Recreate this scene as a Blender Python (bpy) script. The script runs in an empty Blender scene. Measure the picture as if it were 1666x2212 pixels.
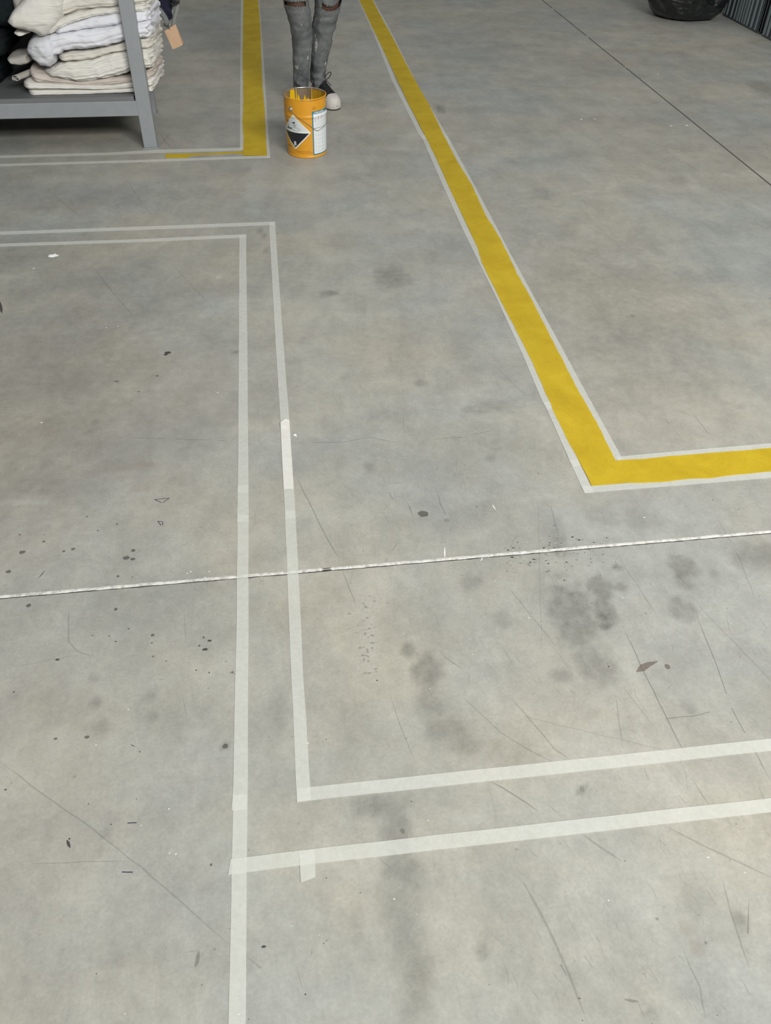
import bpy, bmesh, math, random
import numpy as np
from mathutils import Vector, Matrix, noise

# ------------------------------------------------------------------ scene, camera, light
SC = bpy.context.scene
COL = SC.collection
W_, H_ = 1666, 2212
FPX = 1760.0                       # focal length in pixels
CAM_H = 1.58
PITCH, ROLL, YAW = math.radians(42.55), math.radians(-1.14), math.radians(-7.9)
cp, sp, cr, sr = math.cos(PITCH), math.sin(PITCH), math.cos(ROLL), math.sin(ROLL)
RZ = Matrix.Rotation(YAW, 3, 'Z')
_rt, _dn = Vector((1, 0, 0)), Vector((0, -sp, -cp))
FW = RZ @ Vector((0, cp, -sp))
RT = RZ @ (cr * _rt + sr * _dn)
DN = RZ @ (-sr * _rt + cr * _dn)
cam_d = bpy.data.cameras.new('camera')
cam_d.sensor_fit = 'VERTICAL'
cam_d.sensor_height = 24.0
cam_d.sensor_width = 36.0
cam_d.lens = FPX / H_ * 24.0
cam_d.clip_start = 0.02
cam_d.clip_end = 100
cam = bpy.data.objects.new('camera', cam_d)
COL.objects.link(cam)
up, back = -DN, -FW
cam.matrix_world = Matrix(((RT.x, up.x, back.x, 0), (RT.y, up.y, back.y, 0), (RT.z, up.z, back.z, CAM_H), (0, 0, 0, 1)))
SC.camera = cam

SC.view_settings.view_transform = 'Standard'
SC.view_settings.look = 'None'
SC.view_settings.gamma = 1.0
SC.view_settings.use_curve_mapping = False
SC.view_settings.exposure = 0.0

world = bpy.data.worlds.new('overcast_roof_light')
SC.world = world
world.use_nodes = True
world.node_tree.nodes['Background'].inputs[0].default_value = (0.95, 0.98, 1.0, 1)
world.node_tree.nodes['Background'].inputs[1].default_value = 0.52

# added unseen area light high behind the photographer, brightens upright surfaces
front_light_d = bpy.data.lights.new('added_front_light', 'AREA')
front_light_d.shape = 'RECTANGLE'
front_light_d.size, front_light_d.size_y = 5.0, 2.2
front_light_d.energy = 720
front_light_d.color = (1.0, 0.99, 0.95)
front_light = bpy.data.objects.new('added_front_light', front_light_d)
COL.objects.link(front_light)
front_light.location = (2.7, -3.58, 4.9)
front_light.rotation_euler = (math.radians(90), 0, 0)        # faces +Y into the hall
# ceiling lamp panel behind and to the right of the photographer
lamp_l = bpy.data.lights.new('ceiling_lamp', 'AREA')
lamp_l.shape = 'RECTANGLE'
lamp_l.size, lamp_l.size_y = 2.4, 1.4
lamp_l.energy = 290
lamp_l.color = (1.0, 0.985, 0.93)
lamp = bpy.data.objects.new('ceiling_lamp', lamp_l)
COL.objects.link(lamp)
lamp.location = (3.2, -2.0, 4.5)                     # faces straight down


# ------------------------------------------------------------------ pixel -> place
def ray(x, y):
    return FW + RT * ((x - W_ / 2) / FPX) + DN * ((y - H_ / 2) / FPX)

def at(x, y, z=0.0):
    v = ray(x, y)
    return Vector((0, 0, CAM_H)) + v * ((z - CAM_H) / v.z)

def atY(x, y, Y):
    v = ray(x, y)
    return Vector((0, 0, CAM_H)) + v * (Y / v.y)


# ------------------------------------------------------------------ helpers
def tag(o, label=None, cat=None, group=None, kind=None):
    if label: o['label'] = label
    if cat: o['category'] = cat
    if group: o['group'] = group
    if kind: o['kind'] = kind
    return o

def empty(name, loc, label, cat, group=None):
    o = bpy.data.objects.new(name, None)
    COL.objects.link(o)
    o.location = loc
    o.empty_display_size = 0.1
    return tag(o, label, cat, group)

def mesh(name, vs, fs, mats, parent=None, smooth=False, mi=None, world_space=True, vgap=None):
    me = bpy.data.meshes.new(name)
    if parent is not None and world_space:
        off = Vector(parent_loc(parent))
        vs = [Vector(v) - off for v in vs]
    me.from_pydata([tuple(v) for v in vs], [], fs)
    if not isinstance(mats, (list, tuple)): mats = [mats]
    for m in mats: me.materials.append(m)
    if mi is not None: me.polygons.foreach_set('material_index', mi)
    if smooth: me.polygons.foreach_set('use_smooth', [True] * len(me.polygons))
    me.update()
    o = bpy.data.objects.new(name, me)
    COL.objects.link(o)
    if parent is not None: o.parent = parent
    return o

def parent_loc(p):
    v = Vector((0, 0, 0))
    while p is not None:
        v = v + p.location
        p = p.parent
    return v

class MB:
    def __init__(s): s.v, s.f, s.m = [], [], []
    def add(s, vs, fs, m=0):
        n = len(s.v); s.v += [Vector(v) for v in vs]
        s.f += [tuple(i + n for i in f) for f in fs]; s.m += [m] * len(fs)
        return s
    def box(s, a, b, m=0, bev=0.0):
        x0, y0, z0 = a; x1, y1, z1 = b
        if bev <= 0:
            return s.add([(x0,y0,z0),(x1,y0,z0),(x1,y1,z0),(x0,y1,z0),(x0,y0,z1),(x1,y0,z1),(x1,y1,z1),(x0,y1,z1)],
                         [(0,3,2,1),(4,5,6,7),(0,1,5,4),(1,2,6,5),(2,3,7,6),(3,0,4,7)], m)
        bm = bmesh.new()
        bmesh.ops.create_cube(bm, size=1.0)
        for v in bm.verts:
            v.co = Vector(((x0+x1)/2 + v.co.x*(x1-x0), (y0+y1)/2 + v.co.y*(y1-y0), (z0+z1)/2 + v.co.z*(z1-z0)))
        bmesh.ops.bevel(bm, geom=bm.edges[:], offset=bev, segments=2, affect='EDGES', profile=0.5)
        bm.verts.index_update()
        s.add([v.co.copy() for v in bm.verts], [tuple(v.index for v in f.verts) for f in bm.faces], m)
        bm.free()
        return s
    def tube(s, pts, r, seg=8, m=0, cap=True):
        pts = [Vector(p) for p in pts]
        rs = r if isinstance(r, (list, tuple)) else [r] * len(pts)
        n = len(pts); rings = []
        prev = None
        for i, p in enumerate(pts):
            t = (pts[min(i+1, n-1)] - pts[max(i-1, 0)]).normalized()
            if prev is None:
                a = Vector((0, 0, 1)) if abs(t.z) < 0.9 else Vector((1, 0, 0))
                u = t.cross(a).normalized()
            else:
                u = (prev - t * prev.dot(t)).normalized()
            prev = u; w = t.cross(u)
            rings.append([p + (u * math.cos(2*math.pi*k/seg) + w * math.sin(2*math.pi*k/seg)) * rs[i] for k in range(seg)])
        return s.loft(rings, m, cap)
    def loft(s, rings, m=0, cap=True, closed=True):
        k = len(rings[0]); vs = [v for r in rings for v in r]; fs = []
        for i in range(len(rings) - 1):
            for j in range(k if closed else k - 1):
                j2 = (j + 1) % k
                fs.append((i*k+j, i*k+j2, (i+1)*k+j2, (i+1)*k+j))
        if cap and closed:
            fs.append(tuple(range(k-1, -1, -1)))
            fs.append(tuple((len(rings)-1)*k + j for j in range(k)))
        return s.add(vs, fs, m)
    def build(s, name, mats, parent=None, smooth=False):
        return mesh(name, s.v, s.f, mats, parent, smooth, s.m)

# ------------------------------------------------------------------ materials
def mat(name, col, rough=0.6, metal=0.0, spec=0.5):
    m = bpy.data.materials.new(name)
    m.use_nodes = True
    b = m.node_tree.nodes['Principled BSDF']
    b.inputs['Base Color'].default_value = (*col, 1)
    b.inputs['Roughness'].default_value = rough
    b.inputs['Metallic'].default_value = metal
    b.inputs['Specular IOR Level'].default_value = spec
    return m

def N(m, typ, **kw):
    n = m.node_tree.nodes.new(typ)
    for k, v in kw.items():
        if k in n.inputs: n.inputs[k].default_value = v
        else: setattr(n, k, v)
    return n

def L(m, a, b): m.node_tree.links.new(a, b)

def coords(m, scale=(1, 1, 1), rot=(0, 0, 0)):
    t = N(m, 'ShaderNodeTexCoord'); mp = N(m, 'ShaderNodeMapping')
    mp.inputs['Scale'].default_value = scale; mp.inputs['Rotation'].default_value = rot
    L(m, t.outputs['Object'], mp.inputs['Vector'])
    return mp.outputs['Vector']

def noise_tex(m, vec, scale, detail=4, rough=0.6, dist=0.0):
    n = N(m, 'ShaderNodeTexNoise')
    n.inputs['Scale'].default_value = scale; n.inputs['Detail'].default_value = detail
    n.inputs['Roughness'].default_value = rough; n.inputs['Distortion'].default_value = dist
    L(m, vec, n.inputs['Vector'])
    return n.outputs['Fac']

def maprange(m, v, a, b, c, d):
    n = N(m, 'ShaderNodeMapRange')
    for i, x in zip((1, 2, 3, 4), (a, b, c, d)): n.inputs[i].default_value = x
    L(m, v, n.inputs[0])
    return n.outputs[0]

def math_(m, op, a, b):
    n = N(m, 'ShaderNodeMath', operation=op)
    for i, x in enumerate((a, b)):
        if isinstance(x, (int, float)): n.inputs[i].default_value = x
        else: L(m, x, n.inputs[i])
    return n.outputs[0]

def mixc(m, fac, a, b, blend='MIX'):
    n = N(m, 'ShaderNodeMix', data_type='RGBA', blend_type=blend)
    for s, x in ((n.inputs[0], fac), (n.inputs[6], a), (n.inputs[7], b)):
        if isinstance(x, (int, float)): s.default_value = x
        elif isinstance(x, tuple): s.default_value = (*x, 1) if len(x) == 3 else x
        else: L(m, x, s)
    return n.outputs[2]

def bsdf(m): return m.node_tree.nodes['Principled BSDF']

def bump(m, h, strength, dist=0.01):
    b = N(m, 'ShaderNodeBump')
    b.inputs['Strength'].default_value = strength; b.inputs['Distance'].default_value = dist
    L(m, h, b.inputs['Height']); L(m, b.outputs[0], bsdf(m).inputs['Normal'])

def alpha(m, a):
    if isinstance(a, (int, float)): bsdf(m).inputs['Alpha'].default_value = a
    else: L(m, a, bsdf(m).inputs['Alpha'])

# --- concrete
CONC = mat('polished_concrete', (0.36, 0.355, 0.325), 0.5, spec=0.35)
def build_concrete(m):
    v = coords(m)
    big = noise_tex(m, v, 1.1, 6, 0.6, 0.15)
    col = mixc(m, maprange(m, big, 0.40, 0.60, 0, 1), (0.328, 0.338, 0.318), (0.392, 0.372, 0.312))
    big2 = noise_tex(m, coords(m, (1, 1, 1), (0, 0, 0.4)), 0.55, 3, 0.5, 0.2)
    col = mixc(m, maprange(m, big2, 0.40, 0.64, 0.0, 0.55), col, (0.355, 0.335, 0.295))
    med = maprange(m, noise_tex(m, coords(m, (1.6, 1.0, 1), (0, 0, 0.15)), 5.5, 9, 0.68, 0.25), 0.3, 0.7, 0.85, 1.12)
    col = mixc(m, 1.0, col, med, 'MULTIPLY')
    cloudy = maprange(m, noise_tex(m, coords(m, (0.8, 1.8, 1), (0, 0, -0.1)), 2.2, 7, 0.62, 0.3), 0.3, 0.7, 0.88, 1.10)
    col = mixc(m, 1.0, col, cloudy, 'MULTIPLY')
    fine = maprange(m, noise_tex(m, v, 130, 4, 0.75), 0.25, 0.75, 0.88, 1.09)
    col = mixc(m, 1.0, col, fine, 'MULTIPLY')
    grit = maprange(m, noise_tex(m, coords(m, (1, 1, 1), (0, 0, .9)), 38, 5, 0.7, .3), 0.3, 0.7, 0.92, 1.06)
    col = mixc(m, 1.0, col, grit, 'MULTIPLY')
    # drag marks and pin-hole specks
    scr = noise_tex(m, coords(m, (60, 2.2, 1), (0, 0, -0.45)), 1.0, 2, 0.5, 0.3)
    col = mixc(m, maprange(m, scr, 0.70, 0.76, 0, 0.16), col, (0.20, 0.19, 0.17))
    scr2 = noise_tex(m, coords(m, (2.2, 50, 1), (0, 0, 0.12)), 1.0, 2, 0.5, 0.3)
    col = mixc(m, maprange(m, scr2, 0.70, 0.76, 0, 0.10), col, (0.21, 0.20, 0.18))
    specks = noise_tex(m, v, 55, 2, 0.5)
    col = mixc(m, maprange(m, specks, 0.73, 0.77, 0, 0.35), col, (0.12, 0.115, 0.10))
    a = N(m, 'ShaderNodeAttribute', attribute_name='stain_tone')
    stain_tone = math_(m, 'MULTIPLY', a.outputs['Fac'], maprange(m, noise_tex(m, v, 30, 6, 0.7), 0.3, 0.7, 0.75, 1.9))
    col = mixc(m, stain_tone, col, (0.085, 0.083, 0.075))
    a2 = N(m, 'ShaderNodeAttribute', attribute_name='worn')
    worn = math_(m, 'MULTIPLY', a2.outputs['Fac'], maprange(m, noise_tex(m, v, 14, 5, 0.65), 0.3, 0.7, 0.5, 1.2))
    col = mixc(m, worn, col, (0.55, 0.56, 0.53))
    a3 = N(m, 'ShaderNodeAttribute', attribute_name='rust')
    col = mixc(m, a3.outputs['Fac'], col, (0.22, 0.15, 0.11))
    L(m, col, bsdf(m).inputs['Base Color'])
    L(m, maprange(m, noise_tex(m, v, 3.0, 5, 0.6), 0.3, 0.7, 0.42, 0.62), bsdf(m).inputs['Roughness'])
    bump(m, noise_tex(m, v, 90, 4, 0.6), 0.05, 0.002)
build_concrete(CONC)
SCRATCH = mat('scratch_dirt', (0.09, 0.085, 0.075), 0.7); alpha(SCRATCH, 0.24)
FAINT = mat('faint_scratch', (0.13, 0.125, 0.11), 0.7); alpha(FAINT, 0.15)
SPOT = mat('oil_spot', (0.085, 0.075, 0.06), 0.5); alpha(SPOT, 0.50)
DARK = mat('dark_debris', (0.02, 0.02, 0.02), 0.7); alpha(DARK, 0.62)
INK = mat('ballpoint_ink', (0.03, 0.03, 0.09), 0.6); alpha(INK, 0.8)
WHITE = mat('white_paint_speck', (0.72, 0.72, 0.70), 0.7)
PALE = mat('pale_scrape', (0.62, 0.61, 0.57), 0.8); alpha(PALE, 0.35)
GROOVE = mat('joint_groove', (0.045, 0.043, 0.04), 0.9)
CUT = mat('saw_cut', (0.075, 0.075, 0.07), 0.9); alpha(CUT, 0.75)
LEAFRED = mat('reddish_stain', (0.17, 0.12, 0.105), 0.6); alpha(LEAFRED, 0.5)

SEAL = mat('joint_sealant', (0.66, 0.65, 0.61), 0.8)
L(SEAL, mixc(SEAL, maprange(SEAL, noise_tex(SEAL, coords(SEAL), 48, 6, 0.75), 0.44, 0.64, 0, 0.8), (0.70, 0.69, 0.65), (0.26, 0.245, 0.22)), bsdf(SEAL).inputs['Base Color'])

def tape_mat(name, base, a):
    m = mat(name, base, 0.75, spec=0.2)
    v = coords(m)
    n1 = noise_tex(m, v, 75, 5, 0.7)
    n2 = noise_tex(m, coords(m, (1, 1, 1), (0, 0, 0.7)), 24, 3, 0.6)
    L(m, maprange(m, n1, 0.3, 0.7, a - 0.06, a + 0.06), bsdf(m).inputs['Alpha'])
    L(m, mixc(m, maprange(m, n2, 0.35, 0.7, 0, 0.35), base, tuple(c * 0.9 for c in base)), bsdf(m).inputs['Base Color'])
    bump(m, noise_tex(m, v, 220, 3, 0.6), 0.15, 0.001)
    return m
TAPE = tape_mat('masking_tape_paper', (0.79, 0.80, 0.745), 0.50)
TAPE2 = tape_mat('loose_tape_paper', (0.77, 0.755, 0.70), 0.86)

YEL = mat('yellow_floor_paint', (0.63, 0.475, 0.028), 0.5, spec=0.4)
def build_yel(m):
    v = coords(m)
    n = noise_tex(m, v, 6, 6, 0.6, 0.5); n2 = noise_tex(m, v, 150, 3, 0.6)
    c = mixc(m, maprange(m, n, 0.3, 0.7, 0, 1), (0.645, 0.458, 0.022), (0.715, 0.520, 0.028))
    c = mixc(m, 1.0, c, maprange(m, n2, 0.25, 0.75, 0.93, 1.06), 'MULTIPLY')
    L(m, c, bsdf(m).inputs['Base Color'])
    # a thin coat: what lies under it (bare floor or white tape) glows through, tinted yellow
    tr = N(m, 'ShaderNodeBsdfTransparent'); tr.inputs[0].default_value = (1.0, 0.76, 0.03, 1)
    mx = N(m, 'ShaderNodeMixShader'); out = m.node_tree.nodes['Material Output']
    L(m, maprange(m, n, 0.3, 0.7, 0.62, 0.74), mx.inputs[0]); L(m, tr.outputs[0], mx.inputs[1]); L(m, bsdf(m).outputs[0], mx.inputs[2])
    L(m, mx.outputs[0], out.inputs['Surface'])
    bump(m, n2, 0.1, 0.001)
build_yel(YEL)

# ------------------------------------------------------------------ floor
rng = random.Random(7)
def graded(lo, hi, fine_lo, fine_hi, df, dc):
    out = list(np.arange(lo, fine_lo, dc)) + list(np.arange(fine_lo, fine_hi, df)) + list(np.arange(fine_hi, hi + dc, dc))
    out[-1] = hi
    return np.array(out)
FX0, FX1, FY0, FY1 = -6.0, 7.0, -3.6, 13.0
xs = graded(FX0, FX1, -1.0, 1.6, 0.010, 0.05)
ys = graded(FY0, FY1, 0.3, 3.2, 0.010, 0.05)
GX, GY = np.meshgrid(xs, ys)
ny, nx = GX.shape

def smooth01(t): t = np.clip(t, 0, 1); return t * t * (3 - 2 * t)
# wobble so that stain edges are irregular
wob = np.zeros_like(GX); wob2 = np.zeros_like(GX)
r_ = np.random.RandomState(3)
for k in range(26):
    f = 3.0 * 1.28 ** (k % 13); th = r_.rand() * 6.28; ph = r_.rand() * 6.28
    s = np.sin(f * (GX * math.cos(th) + GY * math.sin(th)) + ph) * (f / 3.0) ** -0.55
    if k < 13: wob += s
    else: wob2 += s
hf1 = sum(np.sin(GX * a_ + GY * b_ + c_) * .35 for a_, b_, c_ in ((71, 40, 1), (-52, 83, 2), (110, -30, 4), (20, 140, 5), (160, 95, .3)))
hf2 = sum(np.sin(GX * a_ + GY * b_ + c_) * .35 for a_, b_, c_ in ((64, -51, 3), (47, 92, .7), (-120, 45, 2.2), (30, -150, 1.1), (-150, 110, 4.4)))
stain_tone = np.zeros_like(GX); worn = np.zeros_like(GX); rust = np.zeros_like(GX)
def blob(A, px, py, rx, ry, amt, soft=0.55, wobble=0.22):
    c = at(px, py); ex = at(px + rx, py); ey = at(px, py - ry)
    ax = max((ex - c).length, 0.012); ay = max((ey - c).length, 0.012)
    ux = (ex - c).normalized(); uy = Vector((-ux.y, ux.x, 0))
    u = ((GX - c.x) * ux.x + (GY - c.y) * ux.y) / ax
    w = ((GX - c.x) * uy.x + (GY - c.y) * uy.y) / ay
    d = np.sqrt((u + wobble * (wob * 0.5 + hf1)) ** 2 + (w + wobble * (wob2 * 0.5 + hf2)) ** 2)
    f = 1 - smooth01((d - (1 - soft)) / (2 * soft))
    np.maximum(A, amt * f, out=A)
STAINS_AND_TONES = [(1330,640,170,120,.16,.9),(1450,300,200,60,.05,.9),(120,800,190,170,.20,.9),(300,880,160,120,.12,.9),(150,630,260,70,.17,.9),(380,580,200,60,.10,.9),(200,440,260,40,.11,.9),(60,540,120,40,.12,.9),(1240,1330,48,62,.30,.4),(1300,1272,28,24,.30,.4),(1305,1318,24,34,.30,.4),(1303,1330,14,12,.50,.5),(1308,1350,16,10,.42,.5),  # broad soft entries come first and just darken large floor areas
 (1292,1440,40,40,.26,.4),(1345,1270,18,9,.25,.4),(1232,1283,8,6,.4,.4),(1212,1460,20,13,.22,.4),(1478,1226,30,24,.30,.35),(1478,1260,18,14,.2,.5),
 (1474,1312,30,27,.24,.35),(1640,1205,55,26,.24,.5),(1335,1226,8,5,.4,.4),(1540,1238,15,10,.2,.5),
 (888,1408,16,14,.30,.5),(935,1455,34,36,.30,.5),(935,1520,26,44,.24,.6),(975,1585,42,34,.22,.6),(1020,1612,36,22,.26,.6),(1095,1636,48,24,.15,.7),
 (785,1738,42,26,.30,.6),(835,1745,40,30,.24,.6),(850,1790,32,34,.28,.6),(858,1870,40,60,.26,.6),(862,1905,38,36,.20,.6),(850,1960,38,60,.19,.6),(868,2040,38,70,.19,.6),(890,2130,40,80,.20,.6),
 (765,2010,16,34,.16,.6),(790,2060,14,30,.12,.6),(850,600,34,20,.26,.6),(870,610,22,10,.2,.6),(712,633,17,6,.36,.4),(1070,878,52,12,.20,.6),(1035,885,34,9,.2,.6),
 (1062,990,12,7,.26,.4),(1310,1122,36,20,.13,.6),(1392,1126,40,22,.13,.6),(1042,2058,14,15,.22,.5),(1600,1988,15,20,.28,.6),(1500,1938,34,28,.12,.7),
 (1085,2100,14,20,.12,.6),(960,2045,30,24,.10,.7),(1410,2185,10,8,.25,.5),(1490,1525,18,14,.18,.5),(1088,1338,22,18,.18,.5),(1022,1258,26,18,.18,.5),
 (1258,1708,8,12,.25,.4),(0,568,60,26,.24,.5),(60,575,60,12,.12,.7),(205,1518,14,12,.26,.5),(200,1470,14,10,.18,.6),(324,1505,14,14,.17,.5),(328,1550,18,14,.17,.4),
 (222,1572,16,15,.16,.4),(600,1530,20,44,.14,.6),(488,1610,8,8,.3,.4),(228,1800,8,8,.2,.4),(220,1836,8,12,.18,.5),(452,1920,16,18,.10,.6),(25,1510,14,8,.14,.6),
 (48,1110,18,9,.16,.5),(60,1150,26,9,.10,.6),(100,1065,14,5,.2,.5),(50,1062,14,6,.2,.5),(140,1140,16,9,.12,.6),(207,912,10,6,.26,.4),(194,930,9,5,.22,.4),
 (65,950,14,14,.14,.6),(20,860,40,40,.16,.7),(75,810,30,6,.14,.6),(950,236,10,9,.35,.5),(700,1265,10,10,.12,.6),(515,592,10,4,.35,.4),(512,760,8,4,.32,.4),
 (562,498,7,2,.35,.4),(572,506,8,4,.35,.4),(577,541,6,2.5,.3,.4),(618,568,12,5,.18,.5),(436,498,6,2.5,.3,.4),(1130,240,30,6,.1,.6),(1655,190,30,14,.28,.6),
 (1480,212,24,8,.10,.6),(1290,155,60,10,.10,.7),(700,640,10,5,.2,.5),(1430,550,10,6,.16,.5),(1368,681,9,5,.3,.4),(1452,660,9,4,.2,.4),(1600,880,12,6,.14,.5),
 (910,830,16,8,.26,.5),(798,1012,12,12,.22,.6),(1490,740,16,10,.1,.6),(1210,1165,16,50,.16,.7),(1205,1190,10,14,.28,.5),(1170,420,20,12,.18,.6),(1460,390,20,6,.16,.6)]
for px, py, rx, ry, a, so in STAINS_AND_TONES: blob(stain_tone, px, py, rx, ry, a, so)
for px, py, rx, ry, a, so in [(560,400,28,60,.16,.3),(585,460,12,20,.1,.4),(690,460,60,50,.10,.8),(640,420,50,60,.12,.8),(700,700,60,90,.07,.8),(1235,1130,40,60,.14,.5),(1290,1150,45,18,.12,.5),
   (690,1120,40,50,.10,.7),(805,1380,14,60,.16,.7),(780,1420,20,40,.10,.8),(1010,1770,60,8,.18,.7),(830,140,26,24,.2,.8),(790,110,24,20,.16,.8),(860,230,24,24,.18,.8),(890,290,24,14,.18,.8),
   (620,120,24,60,.14,.7),(600,60,30,50,.10,.8),(430,1580,30,10,.22,.7),(160,1600,60,20,.08,.8),(40,1085,50,3,.25,.6),(475,600,5,4,.5,.4),(1400,1900,60,60,.05,.8),(1330,230,60,5,.10,.8),(1450,440,40,4,.2,.6)]:
    blob(worn, px, py, rx, ry, a, so)
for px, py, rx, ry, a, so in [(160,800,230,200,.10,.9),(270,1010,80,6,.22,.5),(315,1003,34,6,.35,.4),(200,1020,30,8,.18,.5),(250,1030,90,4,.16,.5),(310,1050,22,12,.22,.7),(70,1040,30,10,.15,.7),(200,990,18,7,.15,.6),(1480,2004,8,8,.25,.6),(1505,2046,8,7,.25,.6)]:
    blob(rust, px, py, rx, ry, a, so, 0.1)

F = MB()
vs = np.stack([GX, GY, np.zeros_like(GX)], -1).reshape(-1, 3)
idx = np.arange(ny * nx).reshape(ny, nx)
q = np.stack([idx[:-1, :-1], idx[:-1, 1:], idx[1:, 1:], idx[1:, :-1]], -1).reshape(-1, 4)
extra_v, extra_f, extra_m = [], [], []
_z = [0.0002]
def fl_poly(pts, m):
    _z[0] += 0.00000004
    n = len(extra_v)
    extra_v.extend([(p.x, p.y, _z[0]) for p in pts]); extra_f.append(tuple(range(n, n + len(pts)))); extra_m.append(m)
def fl_line(pp, w, m, jit=0.002, gaps=0.0, taper=True):
    """thin mark on the floor along pixel points, width in metres"""
    P = [at(*p) for p in pp]; Q = []
    for a, b in zip(P[:-1], P[1:]):
        k = max(2, int((b - a).length / 0.03))
        for i in range(k): Q.append(a.lerp(b, i / k))
    Q.append(P[-1]); n = len(Q)
    Q = [p + Vector((rng.gauss(0, jit), rng.gauss(0, jit), 0)) * 0.35 for p in Q]
    for i in range(n - 1):
        if rng.random() < gaps: continue
        d = Q[i+1] - Q[i]
        if d.length < 1e-6: continue
        t = Vector((-d.y, d.x, 0)).normalized()
        def ww(j):
            e = min(1, (min(j, n - 1 - j) + 0.4) / max(1.5, n * 0.15)) if taper else 1
            return w * 0.5 * e
        fl_poly([Q[i] - t * ww(i), Q[i] + t * ww(i), Q[i+1] + t * ww(i+1), Q[i+1] - t * ww(i+1)], m)
def fl_spot(px, py, r, m, el=1.0, rag=0.15):
    c = at(px, py); k = 11; ph = rng.random() * 6
    fl_poly([c + Vector((math.cos(2*math.pi*i/k + ph) * r * el * (1 + rng.uniform(-rag, rag)), math.sin(2*math.pi*i/k + ph) * r * (1 + rng.uniform(-rag, rag)), 0)) for i in range(k)][::1], m)
fm = [CONC, SCRATCH, FAINT, SPOT, DARK, INK, WHITE, PALE, GROOVE, CUT, LEAFRED]
# scratches
for pp, w, m, g in [
 ([(643,1035),(665,1080),(700,1150),(732,1205)],.0028,1,.05),([(738,1230),(755,1270),(770,1308)],.0022,1,0),
 ([(1352,1365),(1400,1470),(1435,1540),(1478,1625)],.0030,1,0),([(1500,1690),(1530,1738)],.0025,1,.1),([(1163,1075),(1166,1240),(1171,1430)],.0016,2,0),
 ([(842,1500),(862,1560),(893,1640)],.0026,2,0),([(1062,1690),(1110,1716),(1163,1752)],.0034,1,.05),([(1075,795),(1105,825),(1135,855)],.0024,2,0),
 ([(205,582),(250,640),(292,688)],.0022,1,.1),([(360,557),(420,622),(455,660),(476,690)],.0022,2,0),([(0,1645),(90,1715),(200,1790),(330,1895),(420,1975),(496,2040)],.0030,2,0),
 ([(440,1995),(490,2038)],.003,1,.2),([(530,2065),(600,2120)],.003,2,.2),([(70,1866),(180,1862),(280,1860)],.0020,2,.2),
 ([(245,945),(380,948),(513,953)],.0022,1,.25),([(635,957),(740,955),(800,945),(862,957)],.0022,1,.3),([(930,950),(1000,944),(1070,928)],.0022,1,.25),
 ([(1360,1540),(1440,1551),(1500,1547),(1565,1528)],.0022,1,.3),([(955,1415),(1000,1445)],.003,1,.1),([(1000,1505),(1035,1540),(1080,1580),(1140,1620),(1200,1650)],.0028,2,.1),
 ([(1105,1510),(1150,1560),(1200,1620),(1230,1640)],.0040,2,.1),([(1550,1120),(1600,1210),(1630,1290)],.0025,2,.1),([(1505,1330),(1550,1440),(1580,1530),(1640,1640),(1666,1690)],.0026,1,.15),
 ([(1335,1200),(1420,1330)],.0022,2,.1),([(1440,1215),(1500,1280)],.0022,2,.1),([(1510,1310),(1666,1470)],.0025,2,.1),([(1340,1475),(1420,1580)],.0022,2,.1),([(1330,1500),(1345,1610)],.0026,2,.1),
 ([(1360,1745),(1395,1790),(1440,1760)],.0000,2,0),([(1438,1785),(1530,1832),(1666,1895)],.0044,2,0),([(1255,1800),(1300,1832),(1345,1862)],.0050,2,.05),
 ([(1130,1905),(1170,1975),(1215,2070),(1262,2190)],.0050,2,.05),([(1200,2060),(1225,2110)],.004,1,.2),([(1560,1900),(1590,2010),(1620,2090)],.0036,2,.1),([(1618,1940),(1617,2060)],.0022,1,.1),
 ([(1475,2050),(1510,2130),(1525,2200)],.003,2,.1),([(1350,2158),(1380,2163)],.006,1,.1),([(640,2085),(655,2140)],.002,2,0),([(150,1320),(148,1385),(165,1405),(200,1418)],.0035,2,0),
 ([(30,1440),(110,1425),(190,1412)],.0015,2,.1),([(398,1316),(402,1390)],.0018,2,0),([(395,1500),(405,1560)],.0018,2,0),([(20,860),(60,830)],.002,2,0),([(860,1170),(825,1225)],.0045,2,.05),
 ([(945,1062),(952,1090),(965,1115)],.0024,1,0),([(880,1085),(893,1120)],.003,1,.1),([(840,1062),(850,1080)],.003,1,.2),([(760,590),(770,640)],.0015,2,0),([(950,590),(965,625)],.002,2,0),
 ([(700,1810),(640,1880)],.001,2,0),([(1100,1270),(1200,1395)],.0026,2,.1),([(1085,1395),(1110,1440)],.0026,2,.2),([(1220,890),(1225,1000)],.0022,2,.1),([(1190,1090),(1210,1175)],.0035,2,.05),
 ([(1425,890),(1470,945)],.003,2,.3),([(1495,890),(1540,950)],.004,2,.1),([(1640,1700),(1666,1760)],.004,2,.1),([(1100,1540),(1600,1660)],.0015,2,.2),([(190,110),(195,120)],.002,2,0),
 ([(870,230),(880,240)],.001,2,0),([(345,290),(370,320)],.006,2,0),([(340,320),(365,290)],.006,2,0),([(115,420),(175,470)],.004,2,0),([(280,400),(330,470)],.004,2,.2)]:
    if w > 0: fl_line(pp, w, m, gaps=g)
for k in range(330):                       # fine scuffs, denser where the photo shows them
    if k < 190: px, py, a0 = rng.gauss(1350, 220), rng.uniform(1240, 2180), rng.gauss(-1.02, .22)
    else: px, py, a0 = rng.gauss(860, 170), rng.gauss(1000, 190), rng.uniform(-2.6, 0)
    l = rng.uniform(12, 55); ex, ey = px + l * math.cos(a0), py - l * math.sin(a0)
    fl_line([(px, py), ((px+ex)/2 + rng.gauss(0, 3), (py+ey)/2 + rng.gauss(0, 2)), (ex, ey)], rng.uniform(.0006, .0016), 2, gaps=.1)
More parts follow.
